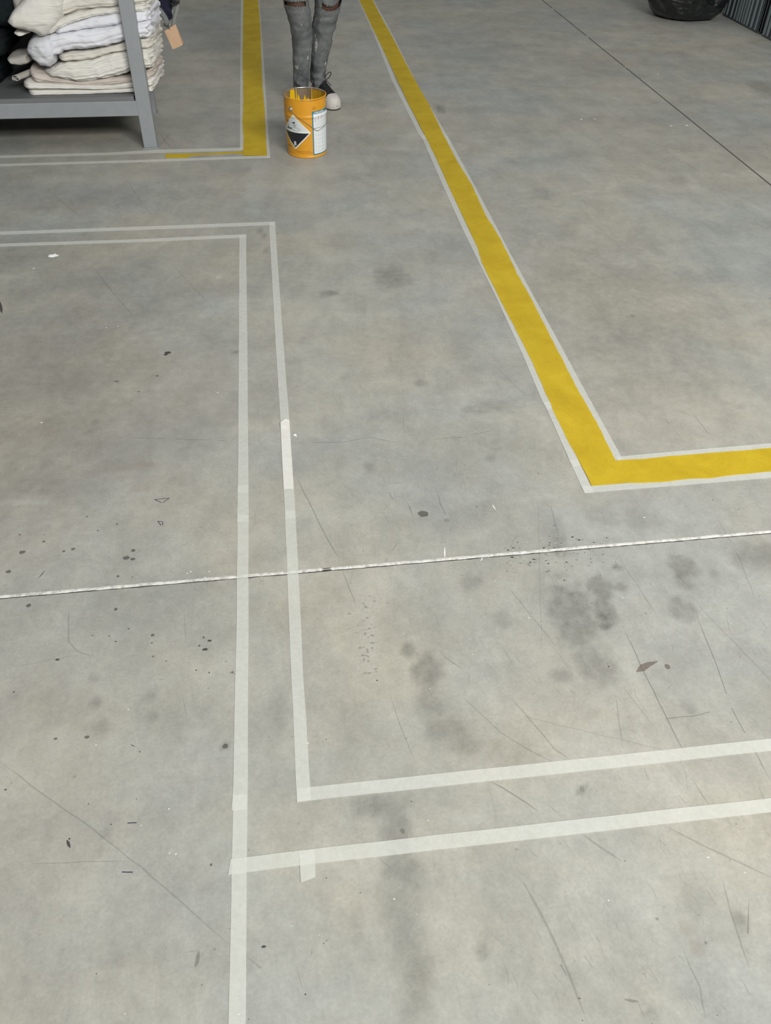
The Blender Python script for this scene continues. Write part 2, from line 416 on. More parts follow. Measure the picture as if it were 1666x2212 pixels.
# spots: left area droplets and others
for px, py, r, el, m in [(48,1193,.0075,1,3),(95,1170,.0042,1,3),(43,1155,.003,1,3),(96,1155,.0018,1,3),(188,1116,.0028,1,3),(273,1205,.0075,1.2,3),(287,1208,.0055,1.2,3),(288,1189,.0055,1.1,3),(253,1132,.003,1,3),(211,1146,.0026,1,3),
 (255,1245,.004,1,3),(286,1247,.002,1,3),(62,1308,.0062,1,3),(250,1316,.0048,1,3),(158,1186,.005,1.1,3),(18,1235,.006,1.2,3),(138,1191,.004,1,3),(235,1203,.0015,1,3),(330,1372,.0045,1,3),(328,1389,.002,1,4),(278,1358,.002,1,4),(236,1374,.0022,1,3),
 (250,1386,.0026,1,3),(200,1373,.002,1,3),(440,1377,.003,1,3),(431,1395,.003,1,3),(443,1403,.004,1.8,4),(453,1384,.003,1.8,4),(359,1428,.002,1,3),(331,1418,.0026,1,3),(424,1448,.002,1,4),(452,1453,.002,1,4),(502,1452,.0026,1,3),(188,1592,.004,1.3,3),(120,1596,.003,1.4,3),
 (915,1110,.0135,1.1,3),(965,1124,.0075,1.1,2),(1367,681,.006,1.2,2),(1442,1440,.0085,.8,10),(302,1624,.0016,1,4),(295,1726,.0012,1,4),(12,1706,.002,1.2,4),(124,1425,.003,1.8,4),(30,1495,.002,1,4),(487,1612,.006,1,3),(705,1597,.0015,1,3),(1540,1080,.002,1,3),
 (1258,1705,.007,.8,2),(1580,1560,.003,1,2),(870,1795,.006,.8,1),(815,1470,.002,1,4),(1420,1985,.003,1,1),(1525,2037,.003,1,1),(456,1868,.003,.8,3),(1030,1095,.002,1,4),(1005,1005,.002,.6,4),(1395,1325,.004,1,2),(1315,1440,.002,1,4),
 (635,1840,.002,1,4),(660,2148,.0016,1,4),(570,2045,.0022,2.0,4),(150,1812,.002,1,4),(362,762,.009,1.4,4),(358,766,.006,1.2,4),(340,812,.003,1.8,4),(252,824,.004,2,3),(300,846,.003,1.6,3)]:
    fl_spot(px, py, r, m, el)
for px, py, r in [(50,1014,.002),(150,832,.001),(412,1235,.0028),(405,1239,.0028),(452,1235,.003),(443,1248,.003),(637,941,.006),(640,943,.004),(1067,570,.002),(1043,1455,.0015),(1285,257,.007),(1256,258,.009),(1450,272,.010),(1484,271,.010),(1422,160,.010),(1580,985,.002),
   (1392,1118,.003),(162,1296,.0012),(145,1322,.0015),(400,1090,.0015),(472,1092,.0015),(90,1209,.0012),(217,1177,.0012),(235,1087,.0012),(305,1220,.0012),(376,1232,.0012),(1070,1255,.002),(852,1942,.002),(900,1975,.0013),(380,1845,.002),(1315,1945,.002),(470,848,.004),(90,913,.004),
   (73,580,.005),(255,705,.004),(230,708,.004),(1610,1885,.0018),(690,2020,.0012),(630,2000,.0012),(1015,1380,.0015),(275,1270,.0012),(760,1130,.0018),(990,1400,.0012)]:
    fl_spot(px, py, r * (.65 if py > 700 else .85), 6, rng.uniform(.8, 1.5), .3)
for k in range(110):                        # loose grit
    px, py = rng.uniform(0, 1666), rng.uniform(560, 2212)
    fl_spot(px, py, rng.uniform(.0006, .0014), rng.choice([4, 3, 3, 6]), rng.uniform(.8, 1.8), .3)
for k in range(150):                         # crumbling edges beside the joint
    px = rng.gauss(1180, 60); py = 1290 + (1149 - 1290) * px / 1666 + rng.gauss(6, 22)
    fl_spot(px, py, rng.uniform(.0008, .0028), rng.choice([4, 1, 1, 7]), rng.uniform(1, 2.2), .4)
for k in range(170):
    px = rng.gauss(798, 15); py = rng.uniform(1285, 1455)
    fl_spot(px, py, rng.uniform(.0008, .0034), rng.choice([1, 7, 7, 7]), rng.uniform(.6, 2.2), .4)
# ink marks left by the line painters
for pp in ([(334,1079),(366,1076)],[(366,1076),(352,1086)],[(334,1079),(349,1086)],[(341,1126),(351,1127)],[(341,1126),(348,1135)],[(351,1127),(352,1135)],[(276,1778),(295,1777)],[(263,1884),(287,1884)]):
    fl_line(pp, .0022, 5, jit=.0004, taper=False)
fl_line([(145,1815),(148,1822),(152,1829)], .006, 4); fl_line([(430,2055),(427,2072),(422,2090)], .007, 1, gaps=.1); fl_line([(398,2056),(432,2054)], .002, 2)
fl_line([(0,652),(4,676)], .012, 4); fl_line([(83,1248),(98,1233)], .003, 4); fl_line([(92,1350),(103,1338)], .005, 7); fl_line([(282,1607),(292,1614)], .002, 4); fl_line([(1064,1090),(1071,1102)], .004, 6)
fl_line([(72,1247),(84,1243)], .006, 7); fl_line([(962,1182),(961,1206)], .005, 6); fl_line([(1038,1212),(1044,1204)], .004, 6); fl_line([(495,1452),(510,1456)], .004, 1)
fl_line([(1008,1205),(1200,1222)], .001, 1, gaps=.5)
fl_poly([at(*p) for p in [(1374,1452),(1383,1436),(1400,1430),(1424,1428),(1405,1440),(1392,1450)]][::-1], 10)
# joints: groove of the filled joint, and the plain saw cut
def joint_y(x): return 1.4975 + .0057 * x
for i in range(700):
    a, b = -3.5 + i * 0.01, -3.49 + i * 0.01
    wa = .0075 + .0018 * noise.noise((a * 22, 3, 0)) + .0012 * noise.noise((a * 90, 5, 0)); wb = .0075 + .0018 * noise.noise((b * 22, 3, 0)) + .0012 * noise.noise((b * 90, 5, 0))
    fl_poly([Vector((a, joint_y(a) - wa, 0)), Vector((b, joint_y(b) - wb, 0)), Vector((b, joint_y(b) + .005, 0)), Vector((a, joint_y(a) + .005, 0))], 8)
yy = -2.0
while yy < 12.8:
    l = rng.uniform(.5, 1.2)
    fl_poly([Vector((2.527, yy, 0)), Vector((2.535, yy, 0)), Vector((2.541, yy + l, 0)), Vector((2.533, yy + l, 0))] if False else
            [Vector((2.531, yy, 0)), Vector((2.541, yy, 0)), Vector((2.541, yy + l, 0)), Vector((2.531, yy + l, 0))], 9)
    yy += l + rng.choice([0, .02, .05])
fl_line([(600,318),(700,312),(800,307),(910,303)], .004, 7, gaps=.55); fl_line([(1000,302),(1200,297),(1450,287)], .003, 7, gaps=.75)

nv = len(vs)
allv = [tuple(v) for v in vs.tolist()] + extra_v
allf = q.tolist() + [tuple(i + nv for i in f) for f in extra_f]
allm = [0] * len(q) + extra_m
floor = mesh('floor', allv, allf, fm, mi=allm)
# every mark faces up
tag(floor, 'grey polished concrete hall floor with stains and scratches', 'floor', kind='structure')
for nm, A in (('stain_tone', stain_tone), ('worn', worn), ('rust', rust)):
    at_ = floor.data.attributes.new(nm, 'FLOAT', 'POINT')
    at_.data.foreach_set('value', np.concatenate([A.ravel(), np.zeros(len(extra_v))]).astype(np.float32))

# sealant bead in the joint
S = MB(); rings = []
x = -3.4
while x < 3.6:
    w0 = .0052 + .0014 * noise.noise((x * 30, 2, 0)); h0 = .0008 + .0002 * noise.noise((x * 60, 9, 0))
    yc = joint_y(x) + .0006 + .0009 * noise.noise((x * 18, 0, 5)) + .0008 * noise.noise((x * 90, 1, 0))
    if noise.noise((x * 9, 4, 4)) > .50: w0 *= .25; h0 *= .5
    rings.append([Vector((x, yc - w0, .0003)), Vector((x, yc - w0 * .6, h0 * .8)), Vector((x, yc, h0)), Vector((x, yc + w0 * .6, h0 * .8)), Vector((x, yc + w0, .0003))])
    x += .006
S.loft(rings, 0, cap=False, closed=False)
S.build('joint_sealant', SEAL, floor, True)['label'] = 'rough white sealant filling the straight floor joint'

# ------------------------------------------------------------------ hall shell
WALL = mat('painted_wall_panel', (0.22, 0.23, 0.23), 0.8)
L(WALL, mixc(WALL, maprange(WALL, noise_tex(WALL, coords(WALL), 1.5, 4), .3, .7, 0, 1), (.20, .21, .21), (.24, .25, .25)), bsdf(WALL).inputs['Base Color'])
def wall(name, a, b):
    o = MB().box(a, b).build(name, WALL); tag(o, kind='structure'); return o
wall('wall_back', (FX0, 13.0, 0), (FX1, 13.2, 6.3))
wall('wall_left', (FX0 - .2, FY0, 0), (FX0, 13.2, 6.3))
wall('wall_right', (FX1, FY0, 0), (FX1 + .2, 13.2, 6.3))
Wf = MB().box((FX0 - .2, FY0 - .2, 0), (FX1 + .2, FY0, 3.75)).box((FX0 - .2, FY0 - .2, 3.75), (.15, FY0, 6.3)).box((5.25, FY0 - .2, 3.75), (FX1 + .2, FY0, 6.3)).box((.15, FY0 - .2, 6.05), (5.25, FY0, 6.3))  # upper gap left open for the added front light
tag(Wf.build('wall_front', WALL), kind='structure')

# ------------------------------------------------------------------ masking tape
def resample(P, step=.04):
    Q = []
    for a, b in zip(P[:-1], P[1:]):
        k = max(1, int((b - a).length / step))
        for i in range(k): Q.append(a.lerp(b, i / k))
    Q.append(P[-1]); return Q
def strip_mesh(name, A, B, z, m, label, group=None, cat='tape', ragged=True, curl=None):
    """tape between two edge polylines (world points, same number), with a real edge down to the floor"""
    n = len(A); v, f = [], []
    for i in range(n):
        h = z + (curl[i] if curl else 0)
        v += [Vector((A[i].x, A[i].y, .0004)), Vector((A[i].x, A[i].y, h)), Vector((B[i].x, B[i].y, h)), Vector((B[i].x, B[i].y, .0004))]
    for i in range(n - 1):
        a, b = i * 4, i * 4 + 4
        if curl is None or True:
            f += [(a, a+1, b+1, b), (a+1, a+2, b+2, b+1), (a+2, a+3, b+3, b+2)]
    f += [(3, 2, 1, 0), (n*4-4, n*4-3, n*4-2, n*4-1)]
    # top must face up
    d = (A[1] - A[0]); w = (B[0] - A[0])
    if (w.cross(d)).z < 0: f = [tuple(reversed(t)) for t in f]
    o = mesh(name, v, f, m)
    return tag(o, label, cat, group)
def match(Lp, Rp, step=.05):
    n = 2
    def ln(P): return sum((b - a).length for a, b in zip(P[:-1], P[1:]))
    n = max(2, int(max(ln(Lp), ln(Rp)) / step) + 1)
    def rs(P):
        T = ln(P); out = []
        for i in range(n):
            s = T * i / (n - 1)
            for a, b in zip(P[:-1], P[1:]):
                l = (b - a).length
                if s <= l + 1e-9: out.append(a.lerp(b, s / l if l else 0)); break
                s -= l
            else: out.append(P[-1].copy())
        return out
    return rs(Lp), rs(Rp)
def tape_px(Lp, Rp, z, label, m=TAPE, wiggle=.0004, ext=None):
    A = [at(*p) for p in Lp]; B = [at(*p) for p in Rp]
    if ext:
        A.append(A[-1] + (A[-1] - A[-2]).normalized() * ext); B.append(B[-1] + (B[-1] - B[-2]).normalized() * ext)
    A, B = match(A, B)
    A = [a + Vector((noise.noise((a.x * 9, a.y * 9, z * 1e4)), noise.noise((a.y * 9, a.x * 9, 3)), 0)) * wiggle * 2 for a in A]
    B = [b + Vector((noise.noise((b.x * 9, b.y * 9, z * 1e4)), noise.noise((b.y * 9, b.x * 9, 3)), 0)) * wiggle * 2 for b in B]
    return strip_mesh('masking_tape_strip', A, B, z, m, label, 'masking tape strips on the floor')
def tape_off(P, dx, dy, z, label, ext0=None, ext1=None, m=TAPE):
    A = [at(*p) for p in P]
    if ext0: A.insert(0, A[0] + (A[0] - A[1]).normalized() * ext0)
    if ext1: A.append(A[-1] + (A[-1] - A[-2]).normalized() * ext1)
    B = [a + Vector((dx, dy, 0)) for a in A]
    A, B = match(A, B)
    return strip_mesh('masking_tape_strip', A, B, z, m, label, 'masking tape strips on the floor')

Z0 = .0009
# long left vertical run, from the bottom of the picture upwards
tape_px([(490,2420),(494,2212),(501,1890),(503.9,1717)], [(529.5,2420),(531,2212),(533.5,1853),(534.6,1717)], Z0 + .0002, 'nearest white tape strip of the long left line, running off the bottom edge')
tape_px([(500.3,1751),(503.5,1717),(509.1,1440),(511.6,1335),(513.3,1113)], [(533.8,1749),(535,1717),(536.3,1440),(536.9,1335),(537,1113)], Z0 + .0005, 'white tape strip of the left line that crosses the white filled joint')
tape_px([(512.3,1128),(513,1090),(514.4,1050)], [(537.2,1127),(537,1090),(536.6,1049)], Z0 + .0002, 'short white tape patch joining the left line just above the filled joint')
tape_px([(512.8,1064.5),(514.5,1040),(516,760),(517.3,508)], [(536.8,1063.5),(536.5,1040),(534.6,760),(531.6,507)], Z0 + .0005, 'far white tape strip of the left line ending at the inner top corner')
# second vertical run
tape_px([(641.8,1733),(628.8,1440),(624.4,1335),(615.6,1104)], [(672.2,1728),(655.5,1466),(654.3,1440),(649.6,1335),(638,1104)], Z0 + .0002, 'near white tape strip of the right-hand vertical line, from lower corner across the filled joint')
tape_px([(616.4,1120.5),(606.5,914),(592.5,690),(581.2,481)], [(639,1119),(625.3,910),(608.5,690),(594,480)], Z0 + .0005, 'far white tape strip of the right-hand vertical line, up to the outer top corner')
A = [at(*p) for p in [(613.2,1057),(609.5,990),(606.2,915)]]; B = [at(*p) for p in [(634.8,1056),(630,990),(625.6,911)]]
A, B = match(A, B, .012)
nA = len(A); curl = [0.0 if i < nA - 3 else .0035 * (i - nA + 4) / 3 for i in range(nA)]
tp = strip_mesh('masking_tape_strip', A, B, Z0 + .0009, TAPE2, 'short loose creamy tape piece with a lifted torn end on the right-hand vertical line', 'masking tape strips on the floor', curl=curl)
# torn tip
ml = MB(); a, b = A[-1], B[-1]; zt = Z0 + .0009 + curl[-1]
pts = [a, a.lerp(b, .25) + Vector((0, .004, 0)), a.lerp(b, .55) + Vector((0, .0125, 0)), a.lerp(b, .8) + Vector((0, .006, 0)), b]
ml.add([Vector((p.x, p.y, zt + (.001 if 0 < i < 4 else 0))) for i, p in enumerate(pts)], [(4, 3, 2, 1, 0)])
o = ml.build('torn_end', TAPE2, tp); 
# cross runs in the foreground
tape_px([(641,1704),(700,1697.7),(1180,1647.5),(1666,1596)], [(642,1733.5),(700,1726),(1180,1675),(1666,1622)], Z0 + .0006, 'upper of the two white tape strips crossing the foreground to the right', ext=.6)
tape_px([(498.5,1856.5),(533.5,1852.5),(700,1831.7),(1180,1778),(1666,1725)], [(493.7,1889.8),(533,1885),(700,1864),(1180,1809.5),(1666,1755)], Z0 + .0008, 'lower of the two white tape strips crossing the foreground to the right', ext=.6)
tape_px([(651,1907),(648.5,1870),(647,1838.5)], [(682.2,1894.7),(681,1868),(679.4,1836)], Z0 + .0011, 'stubby white tape tab sticking down from the lower foreground strip')
# cross runs upper left
tape_px([(594.3,479.6),(300,490.5),(0,501.2)], [(594.6,486),(580.6,486.4),(300,496.8),(0,507.2)], Z0 + .0007, 'outer white tape strip running left from the outer top corner', ext=1.2)
tape_px([(531.5,507.2),(300,517.5),(0,527.3)], [(531.6,513),(517.3,513.9),(300,523.3),(0,533)], Z0 + .0007, 'inner white tape strip running left from the inner top corner', ext=1.2)
# beside the rack
tape_px([(530,319.4),(330,324.5),(230,330.5),(0,336.8)], [(530,325.2),(330,330.5),(230,335),(0,341)], Z0 + .0006, 'white tape strip along the floor right against the front rack leg', ext=1.0)
tape_px([(583,336.4),(300,346.5),(0,355)], [(584,341),(300,350.4),(0,359)], Z0 + .0006, 'white tape strip on the camera side of the thin yellow streak before the rack', ext=1.0)
tape_off([(518.4,323),(519,132),(520.8,0)], .029, 0, Z0 + .0003, 'white tape strip along the left edge of the yellow line beside the rack', ext1=3.0)
tape_off([(584,341),(579.6,288),(571,144),(560,0)], -.029, 0, Z0 + .0003, 'white tape strip along the right edge of the yellow line beside the rack', ext1=3.0)
# around the long right yellow line
TW = .0275
tape_off([(912,300),(903.7,288),(846,173),(807.6,74),(774,0)], TW, 0, Z0 + .0002, 'farthest white tape strip on the left edge of the long right yellow line', ext1=3.0)
tape_off([(1181,884),(1173,871),(1133,775),(1068,634),(1001.6,500),(957.7,403),(928.9,337),(909.7,293)], TW, 0, Z0 + .0005, 'longest white tape strip on the left edge of the long right yellow line')
tape_off([(1236,1007.5),(1230.5,995),(1175,870)], TW, 0, Z0 + .0008, 'short white tape strip on the left edge of the yellow line just above its bend')
tape_off([(1263,1065.5),(1236,1007),(1230,995)], TW, 0, Z0 + .0004, 'white tape patch at the outer bend corner of the right yellow line')
tape_off([(974,310),(966,293),(899,178),(853,84),(807.6,0)], -TW, 0, Z0 + .0002, 'farthest white tape strip on the right edge of the long right yellow line', ext1=3.0)
tape_off([(1345.5,993),(1261.5,840),(1200,726),(1104,551),(1078.5,502),(1021.3,394),(977,312),(966,293)], -TW, 0, Z0 + .0005, 'nearer white tape strip on the right edge of the long right yellow line')
tape_off([(1330,988.3),(1393,982),(1666,958.3)], 0, -TW, Z0 + .0008, 'white tape strip along the far edge of the yellow arm leaving to the right', ext1=.8)
tape_off([(1263,1065.5),(1460,1049.5),(1666,1032.6)], 0, TW, Z0 + .0007, 'white tape strip along the near edge of the yellow arm leaving to the right', ext1=.8)

# ------------------------------------------------------------------ yellow paint
def paint(name, Lp, Rp, z, label, ext=None, ext0=None):
    A = [at(*p) for p in Lp]; B = [at(*p) for p in Rp]
    if ext:
        A.append(A[-1] + (A[-1] - A[-2]).normalized() * ext); B.append(B[-1] + (B[-1] - B[-2]).normalized() * ext)
    A, B = match(A, B, .02)
    def jit(P, s):
        return [p + Vector((noise.noise((p.x * 22, p.y * 22, s)) + .5 * noise.noise((p.x * 60, p.y * 60, s)), noise.noise((p.y * 22, p.x * 22, s)), 0)) * .0022 for p in P]
    return jit(A, 1.3), jit(B, 7.7)
def paint_obj(pairs, z, label):
    v, f = [], []
    for A, B in pairs:
        n0 = len(v); n = len(A)
        flip = ((B[0] - A[0]).cross(A[1] - A[0])).z < 0
        for a, b in zip(A, B):
            v += [Vector((a.x, a.y, .0004)), Vector((a.x, a.y, z)), Vector((b.x, b.y, z)), Vector((b.x, b.y, .0004))]
        ff = []
        for i in range(n - 1):
            p, q2 = n0 + i * 4, n0 + i * 4 + 4
            ff += [(p, p+1, q2+1, q2), (p+1, p+2, q2+2, q2+1), (p+2, p+3, q2+3, q2+2)]
        if flip: ff = [tuple(reversed(t)) for t in ff]
        f += ff
    return tag(mesh('painted_line', v, f, YEL), label, 'floor line')
PZ = Z0 + .0011
left_e = [(1278.5,1050),(1267.7,1029),(1249,992),(1230.5,961),(1208.8,916),(1196.5,889.5),(1174.8,840),(1147.3,778),(1111.3,706),(1082.5,652),(1043,573),(1032,537),(1015.3,500),(990,446.6),(966,396),(944.5,346),(918,293),(881,221),(841.2,135.7),(822,96),(798,45.6),(776,0)]
right_e = [(1331,996),(1328,991.7),(1304.8,945),(1283,902),(1270.8,880),(1247.5,840),(1200,748),(1165,681),(1151,652),(1118.5,594.5),(1082.5,519),(1062.7,486),(1050,466.6),(1019.5,400),(987.7,348),(959,293),(927.7,228),(896.5,173),(877,137),(851,86),(822,33.6),(805,0)]
low_e = [(1278.5,1050),(1348,1044.6),(1391.6,1044),(1447,1040.7),(1490.7,1035),(1537,1033.5),(1583.6,1027.4),(1666,1018.7)]
top_e = [(1331,996),(1351,994),(1397.7,992),(1444,986),(1490.7,983),(1552.6,978),(1614.5,973),(1666,968.5)]
paint_obj([paint('p', left_e, right_e, PZ, '', 3.0), paint('p', low_e, top_e, PZ, '', .8)], PZ, 'long right yellow painted floor line with a bend to the right')
paint_obj([paint('p', [(525,337),(526.5,300),(524,264),(526,216),(524.4,132),(525.6,0)], [(577.2,337),(574.8,300),(572.4,240),(567.6,190),(564.5,120),(563,60),(558,0)], PZ, '', 3.0)], PZ, 'straight yellow painted floor line beside the grey rack, left of the bucket')
st = paint('p', [(524.5,327.5),(500,328.8),(480,329.8),(440,331.8),(410,332.3),(357,333)], [(524.5,332.5),(500,331.5),(480,333.5),(440,334.5),(410,337),(407,341),(358,341.5)], PZ - .0002, '')
paint_obj([st], PZ - .0002, 'thin unfinished yellow brush streak between two tape strips at the rack foot')

# ------------------------------------------------------------------ paint bucket
BC = Vector((.172, 4.668, 0)); BH = .297; BR0, BR1 = .1055, .1125
PH0 = -.037
BUCK = mat('orange_lacquered_tin', (0.66, 0.30, 0.018), 0.32, spec=0.5)
L(BUCK, mixc(BUCK, maprange(BUCK, noise_tex(BUCK, coords(BUCK), 14, 4), .35, .7, 0, 1), (.68, .315, .018), (.62, .28, .02)), bsdf(BUCK).inputs['Base Color'])
TIN = mat('bare_tin', (0.62, 0.60, 0.57), 0.28, 0.9)
TEAL = mat('teal_print', (0.03, 0.19, 0.27), 0.5)
LABEL = mat('label_paper', (0.70, 0.74, 0.76), 0.5)
LINE = mat('grey_print', (0.42, 0.46, 0.49), 0.6)
DKLINE = mat('dark_teal_print', (0.03, 0.09, 0.13), 0.6)
STW = mat('sticker_white', (0.74, 0.75, 0.74), 0.45)
STG = mat('sticker_pale_grey', (0.60, 0.64, 0.65), 0.45)
STB = mat('sticker_black', (0.012, 0.013, 0.02), 0.4)
BROWN = mat('brown_print', (0.30, 0.13, 0.02), 0.5)
WET = mat('wet_yellow_paint', (0.70, 0.43, 0.012), 0.25)
FILM = mat('thin_amber_paint_film', (0.36, 0.21, 0.015), 0.3)
WIRE = mat('galvanised_wire', (0.50, 0.48, 0.46), 0.35, 0.8)
WIREP = mat('paint_stained_wire', (0.36, 0.26, 0.15), 0.5, 0.4)
PINK = mat('faded_red_stamp', (0.62, 0.42, 0.36), 0.6)
def br(z): return BR0 + (BR1 - BR0) * z / BH
def cyl(th, z, e=0.0):
    r = br(z) + e + .0034 * math.exp(-((z - .2077) / .006) ** 2)
    a = th + PH0
    return BC + Vector((math.sin(a) * r, -math.cos(a) * r, z))
bucket = empty('paint_bucket', BC, 'open orange paint bucket with a hazard sticker standing in front of the person', 'bucket')
prof = [(BR0 - .006, .0005), (BR0 + .0012, .0005), (BR0 + .0022, .003), (BR0 + .0012, .007), (BR0, .009)]
for z in np.linspace(.02, .195, 8): prof.append((br(z), z))
prof += [(br(.2), .2), (br(.205) + .0022, .2035), (br(.208) + .003, .2075), (br(.21) + .0022, .2115), (br(.215), .2155)]
for z in np.linspace(.225, .288, 5): prof.append((br(z), z))
inner = [(br(.288) - .0012, .288)] + [(br(z) - .0012, z) for z in np.linspace(.27, .012, 8)] + [(.001, .010)]
SEG = 72
def lathe(profile, seg=SEG, mb=None):
    mb = mb or MB()
    rings = [[BC + Vector((r * math.cos(2*math.pi*k/seg), r * math.sin(2*math.pi*k/seg), z)) for k in range(seg)] for r, z in profile]
    mb.loft(rings, 0, cap=False); return mb
o = lathe([(.001, .004)] + prof).build('outer_wall', BUCK, bucket, True)
lathe(inner).build('inner_wall', TIN, bucket, True)
rp = [(br(.292) + .0032 * math.cos(a) , .2935 + .0034 * math.sin(a)) for a in np.linspace(0, 2 * math.pi, 11)]
rm = lathe(rp).build('rim', [BUCK, TIN], bucket, True)
pm = []
for p in rm.data.polygons:
    c = p.center; ang = (math.degrees(math.atan2(c.x, -c.y)) - math.degrees(PH0)) % 360
    pm.append(1 if 105 < ang < 300 else 0)
rm.data.polygons.foreach_set('material_index', pm)
rm['label'] = 'rolled rim, orange in front and bare metal behind'
# paint clinging to the inside wall
def inside(th, z, e): 
    a = th + PH0; r = br(z) - .0012 - e
    return BC + Vector((math.sin(a) * r, -math.cos(a) * r, z))
def in_theta(px):                        # inner back wall angle seen at a pixel column
    s = (px - 658.0) / 45.5
    return math.pi - math.asin(max(-1, min(1, s)))
keys = [(612.5,-.062),(617.8,-.036),(620,-.068),(624.8,-.038),(626.5,-.001),(635.5,-.001),(637,-.058),(638.4,-.058),(639,-.001),(640.4,-.001),(641,-.055),(643.7,-.026),(648,-.058),(651,-.075),(655,-.058),(659,-.032),(662,-.058),(666.5,-.045),(670,-.070),(673.2,-.070),(673.8,-.001),(675,-.001),(676,-.068),(692,-.07),(692.4,-.001),(693.2,-.001),(693.8,-.07),(703,-.07)]
Pm = MB(); up_, lo_ = [], []
kk = [(in_theta(k), v) for k, v in keys]
kk = sorted(kk)
for i in range(500):
    th = kk[0][0] + (kk[-1][0] - kk[0][0]) * i / 499
    hv = np.interp(th, [k[0] for k in kk], [k[1] for k in kk])
    up_.append(inside(th, .292 + hv + .002 * noise.noise((th * 30, 0, 0)) * (hv < -.01), .0022)); lo_.append(inside(th, .02, .0022))
Pm.loft([lo_, up_], 0, cap=False, closed=False)
fl = []
for i in range(140):
    th = kk[-1][0] + (2 * math.pi - (kk[-1][0] - kk[0][0])) * i / 139
    fl.append((inside(th, .02, .0022), inside(th, .23 + .012 * noise.noise((th * 5, 3, 0)), .0022)))
Pm.loft([[a for a, b in fl], [b for a, b in fl]], 0, cap=False, closed=False)
Pm.build('paint_drips', WET, bucket)['label'] = 'wet yellow paint running down the inside wall'
Fm = MB(); ff = [(inside(t, .02, .0012), inside(t, .288, .0012)) for t in np.linspace(in_theta(704), in_theta(676.5), 40)]
Fm.loft([[a for a, b in ff], [b for a, b in ff]], 0, cap=False, closed=False)
Fm.build('paint_film', FILM, bucket)['label'] = 'thin amber film of paint on the inside wall'
dk = MB(); k = 48
dk.add([BC + Vector(((br(.03) - .0015) * math.cos(2*math.pi*i/k), (br(.03) - .0015) * math.sin(2*math.pi*i/k), .06)) for i in range(k)], [tuple(range(k))])
dk.build('leftover_paint', WET, bucket)
# printed things wrapped on the wall
def wrap_poly(mb, poly, tc, zc, e, m=0):
    """convex polygon in (u,v) metres wrapped round the bucket"""
    us = sorted(set([p[0] for p in poly])); u0, u1 = us[0], us[-1]
    cuts = sorted(set(list(np.linspace(u0, u1, max(2, int((u1 - u0) / .006) + 1))) + us))
    n = len(poly); cols = []
    for u in cuts:
        vv = []
        for i in range(n):
            a, b = poly[i], poly[(i+1) % n]
            if abs(a[0] - b[0]) < 1e-12:
                if abs(a[0] - u) < 1e-9: vv += [a[1], b[1]]
            elif min(a[0], b[0]) - 1e-9 <= u <= max(a[0], b[0]) + 1e-9:
                vv.append(a[1] + (b[1] - a[1]) * (u - a[0]) / (b[0] - a[0]))
        cols.append((u, min(vv), max(vv)))
    nr = max(1, int(max(b - a for u, a, b in cols) / .0018))
    mb.loft([[cyl(tc + u / BR0, zc + a + (b - a) * k / nr, e) for u, a, b in cols] for k in range(nr + 1)], m, cap=False, closed=False)
    return mb
def rect(u0, v0, u1, v1): return [(u0, v0), (u1, v0), (u1, v1), (u0, v1)]
TC, ZC, HD = math.radians(-35), .131, .0885
E0 = .0006
def dia(h): return [(0, -h), (h, 0), (0, h), (-h, 0)]
stk = wrap_poly(MB(), dia(HD), TC, ZC, E0).build('hazard_sticker', STW, bucket, True)
stk['label'] = 'white diamond sticker with a black lower half and the number 8'
wrap_poly(MB(), [(-HD + .012, .006), (HD - .012, .006), (0, HD - .007)], TC, ZC, E0 + .0003).build('pale_half', STG, stk, True)
wrap_poly(MB(), [(-HD + .009, -.002), (0, -HD + .009), (HD - .009, -.002)], TC, ZC, E0 + .0003).build('black_half', STB, stk, True)
sy = MB()
for poly in [rect(-.052, .012, -.017, .018),                                     # bar
             [(-.050, .054), (-.036, .049), (-.038, .045), (-.047, .050)],       # left tube mouth and tube
             [(-.047, .049), (-.043, .047), (-.046, .038)],
             [(-.014, .046), (.008, .053), (.006, .047), (-.010, .043)],
             [(-.004, .047), (.006, .047), (.004, .039)],
             [(-.042, .037), (-.040, .034), (-.044, .030)], [(-.050, .034), (-.048, .031), (-.052, .026)], [(-.036, .032), (-.034, .026), (-.038, .022)], [(-.046, .024), (-.036, .021), (-.040, .019)],
             [(-.006, .041), (-.002, .039), (.004, .026), (.001, .027)], [(.003, .040), (.006, .038), (.011, .029), (.009, .028)], [(.012, .040), (.014, .038), (.013, .031)], [(-.012, .038), (-.009, .035), (-.004, .030)]]:
    wrap_poly(sy, poly, TC, ZC, E0 + .0007)
ts = np.linspace(0, 2 * math.pi, 22)
for a, b in zip(ts[:-1], ts[1:]):                                                # hand outline
    p0 = (.009 + .024 * math.cos(a), .015 + .0085 * math.sin(a)); p1 = (.009 + .024 * math.cos(b), .015 + .0085 * math.sin(b))
    sy.tube([cyl(TC + p0[0] / BR0, ZC + p0[1], E0 + .0007), cyl(TC + p1[0] / BR0, ZC + p1[1], E0 + .0007)], .0005, 4, 0, False)
sy.build('corrosion_symbol', STB, stk)
def text_mesh(s, size):
    c = bpy.data.curves.new('t', 'FONT'); c.body = s; c.size = size; c.align_x = 'CENTER'; c.offset = size * .022
    ob = bpy.data.objects.new('t', c); COL.objects.link(ob)
    dg = bpy.context.evaluated_depsgraph_get(); me = bpy.data.meshes.new_from_object(ob.evaluated_get(dg))
    v = [tuple(p.co) for p in me.vertices]; f = [tuple(p.vertices) for p in me.polygons]
    bpy.data.objects.remove(ob); bpy.data.meshes.remove(me); bpy.data.curves.remove(c)
    return v, f
tv, tf = text_mesh('8', .030)
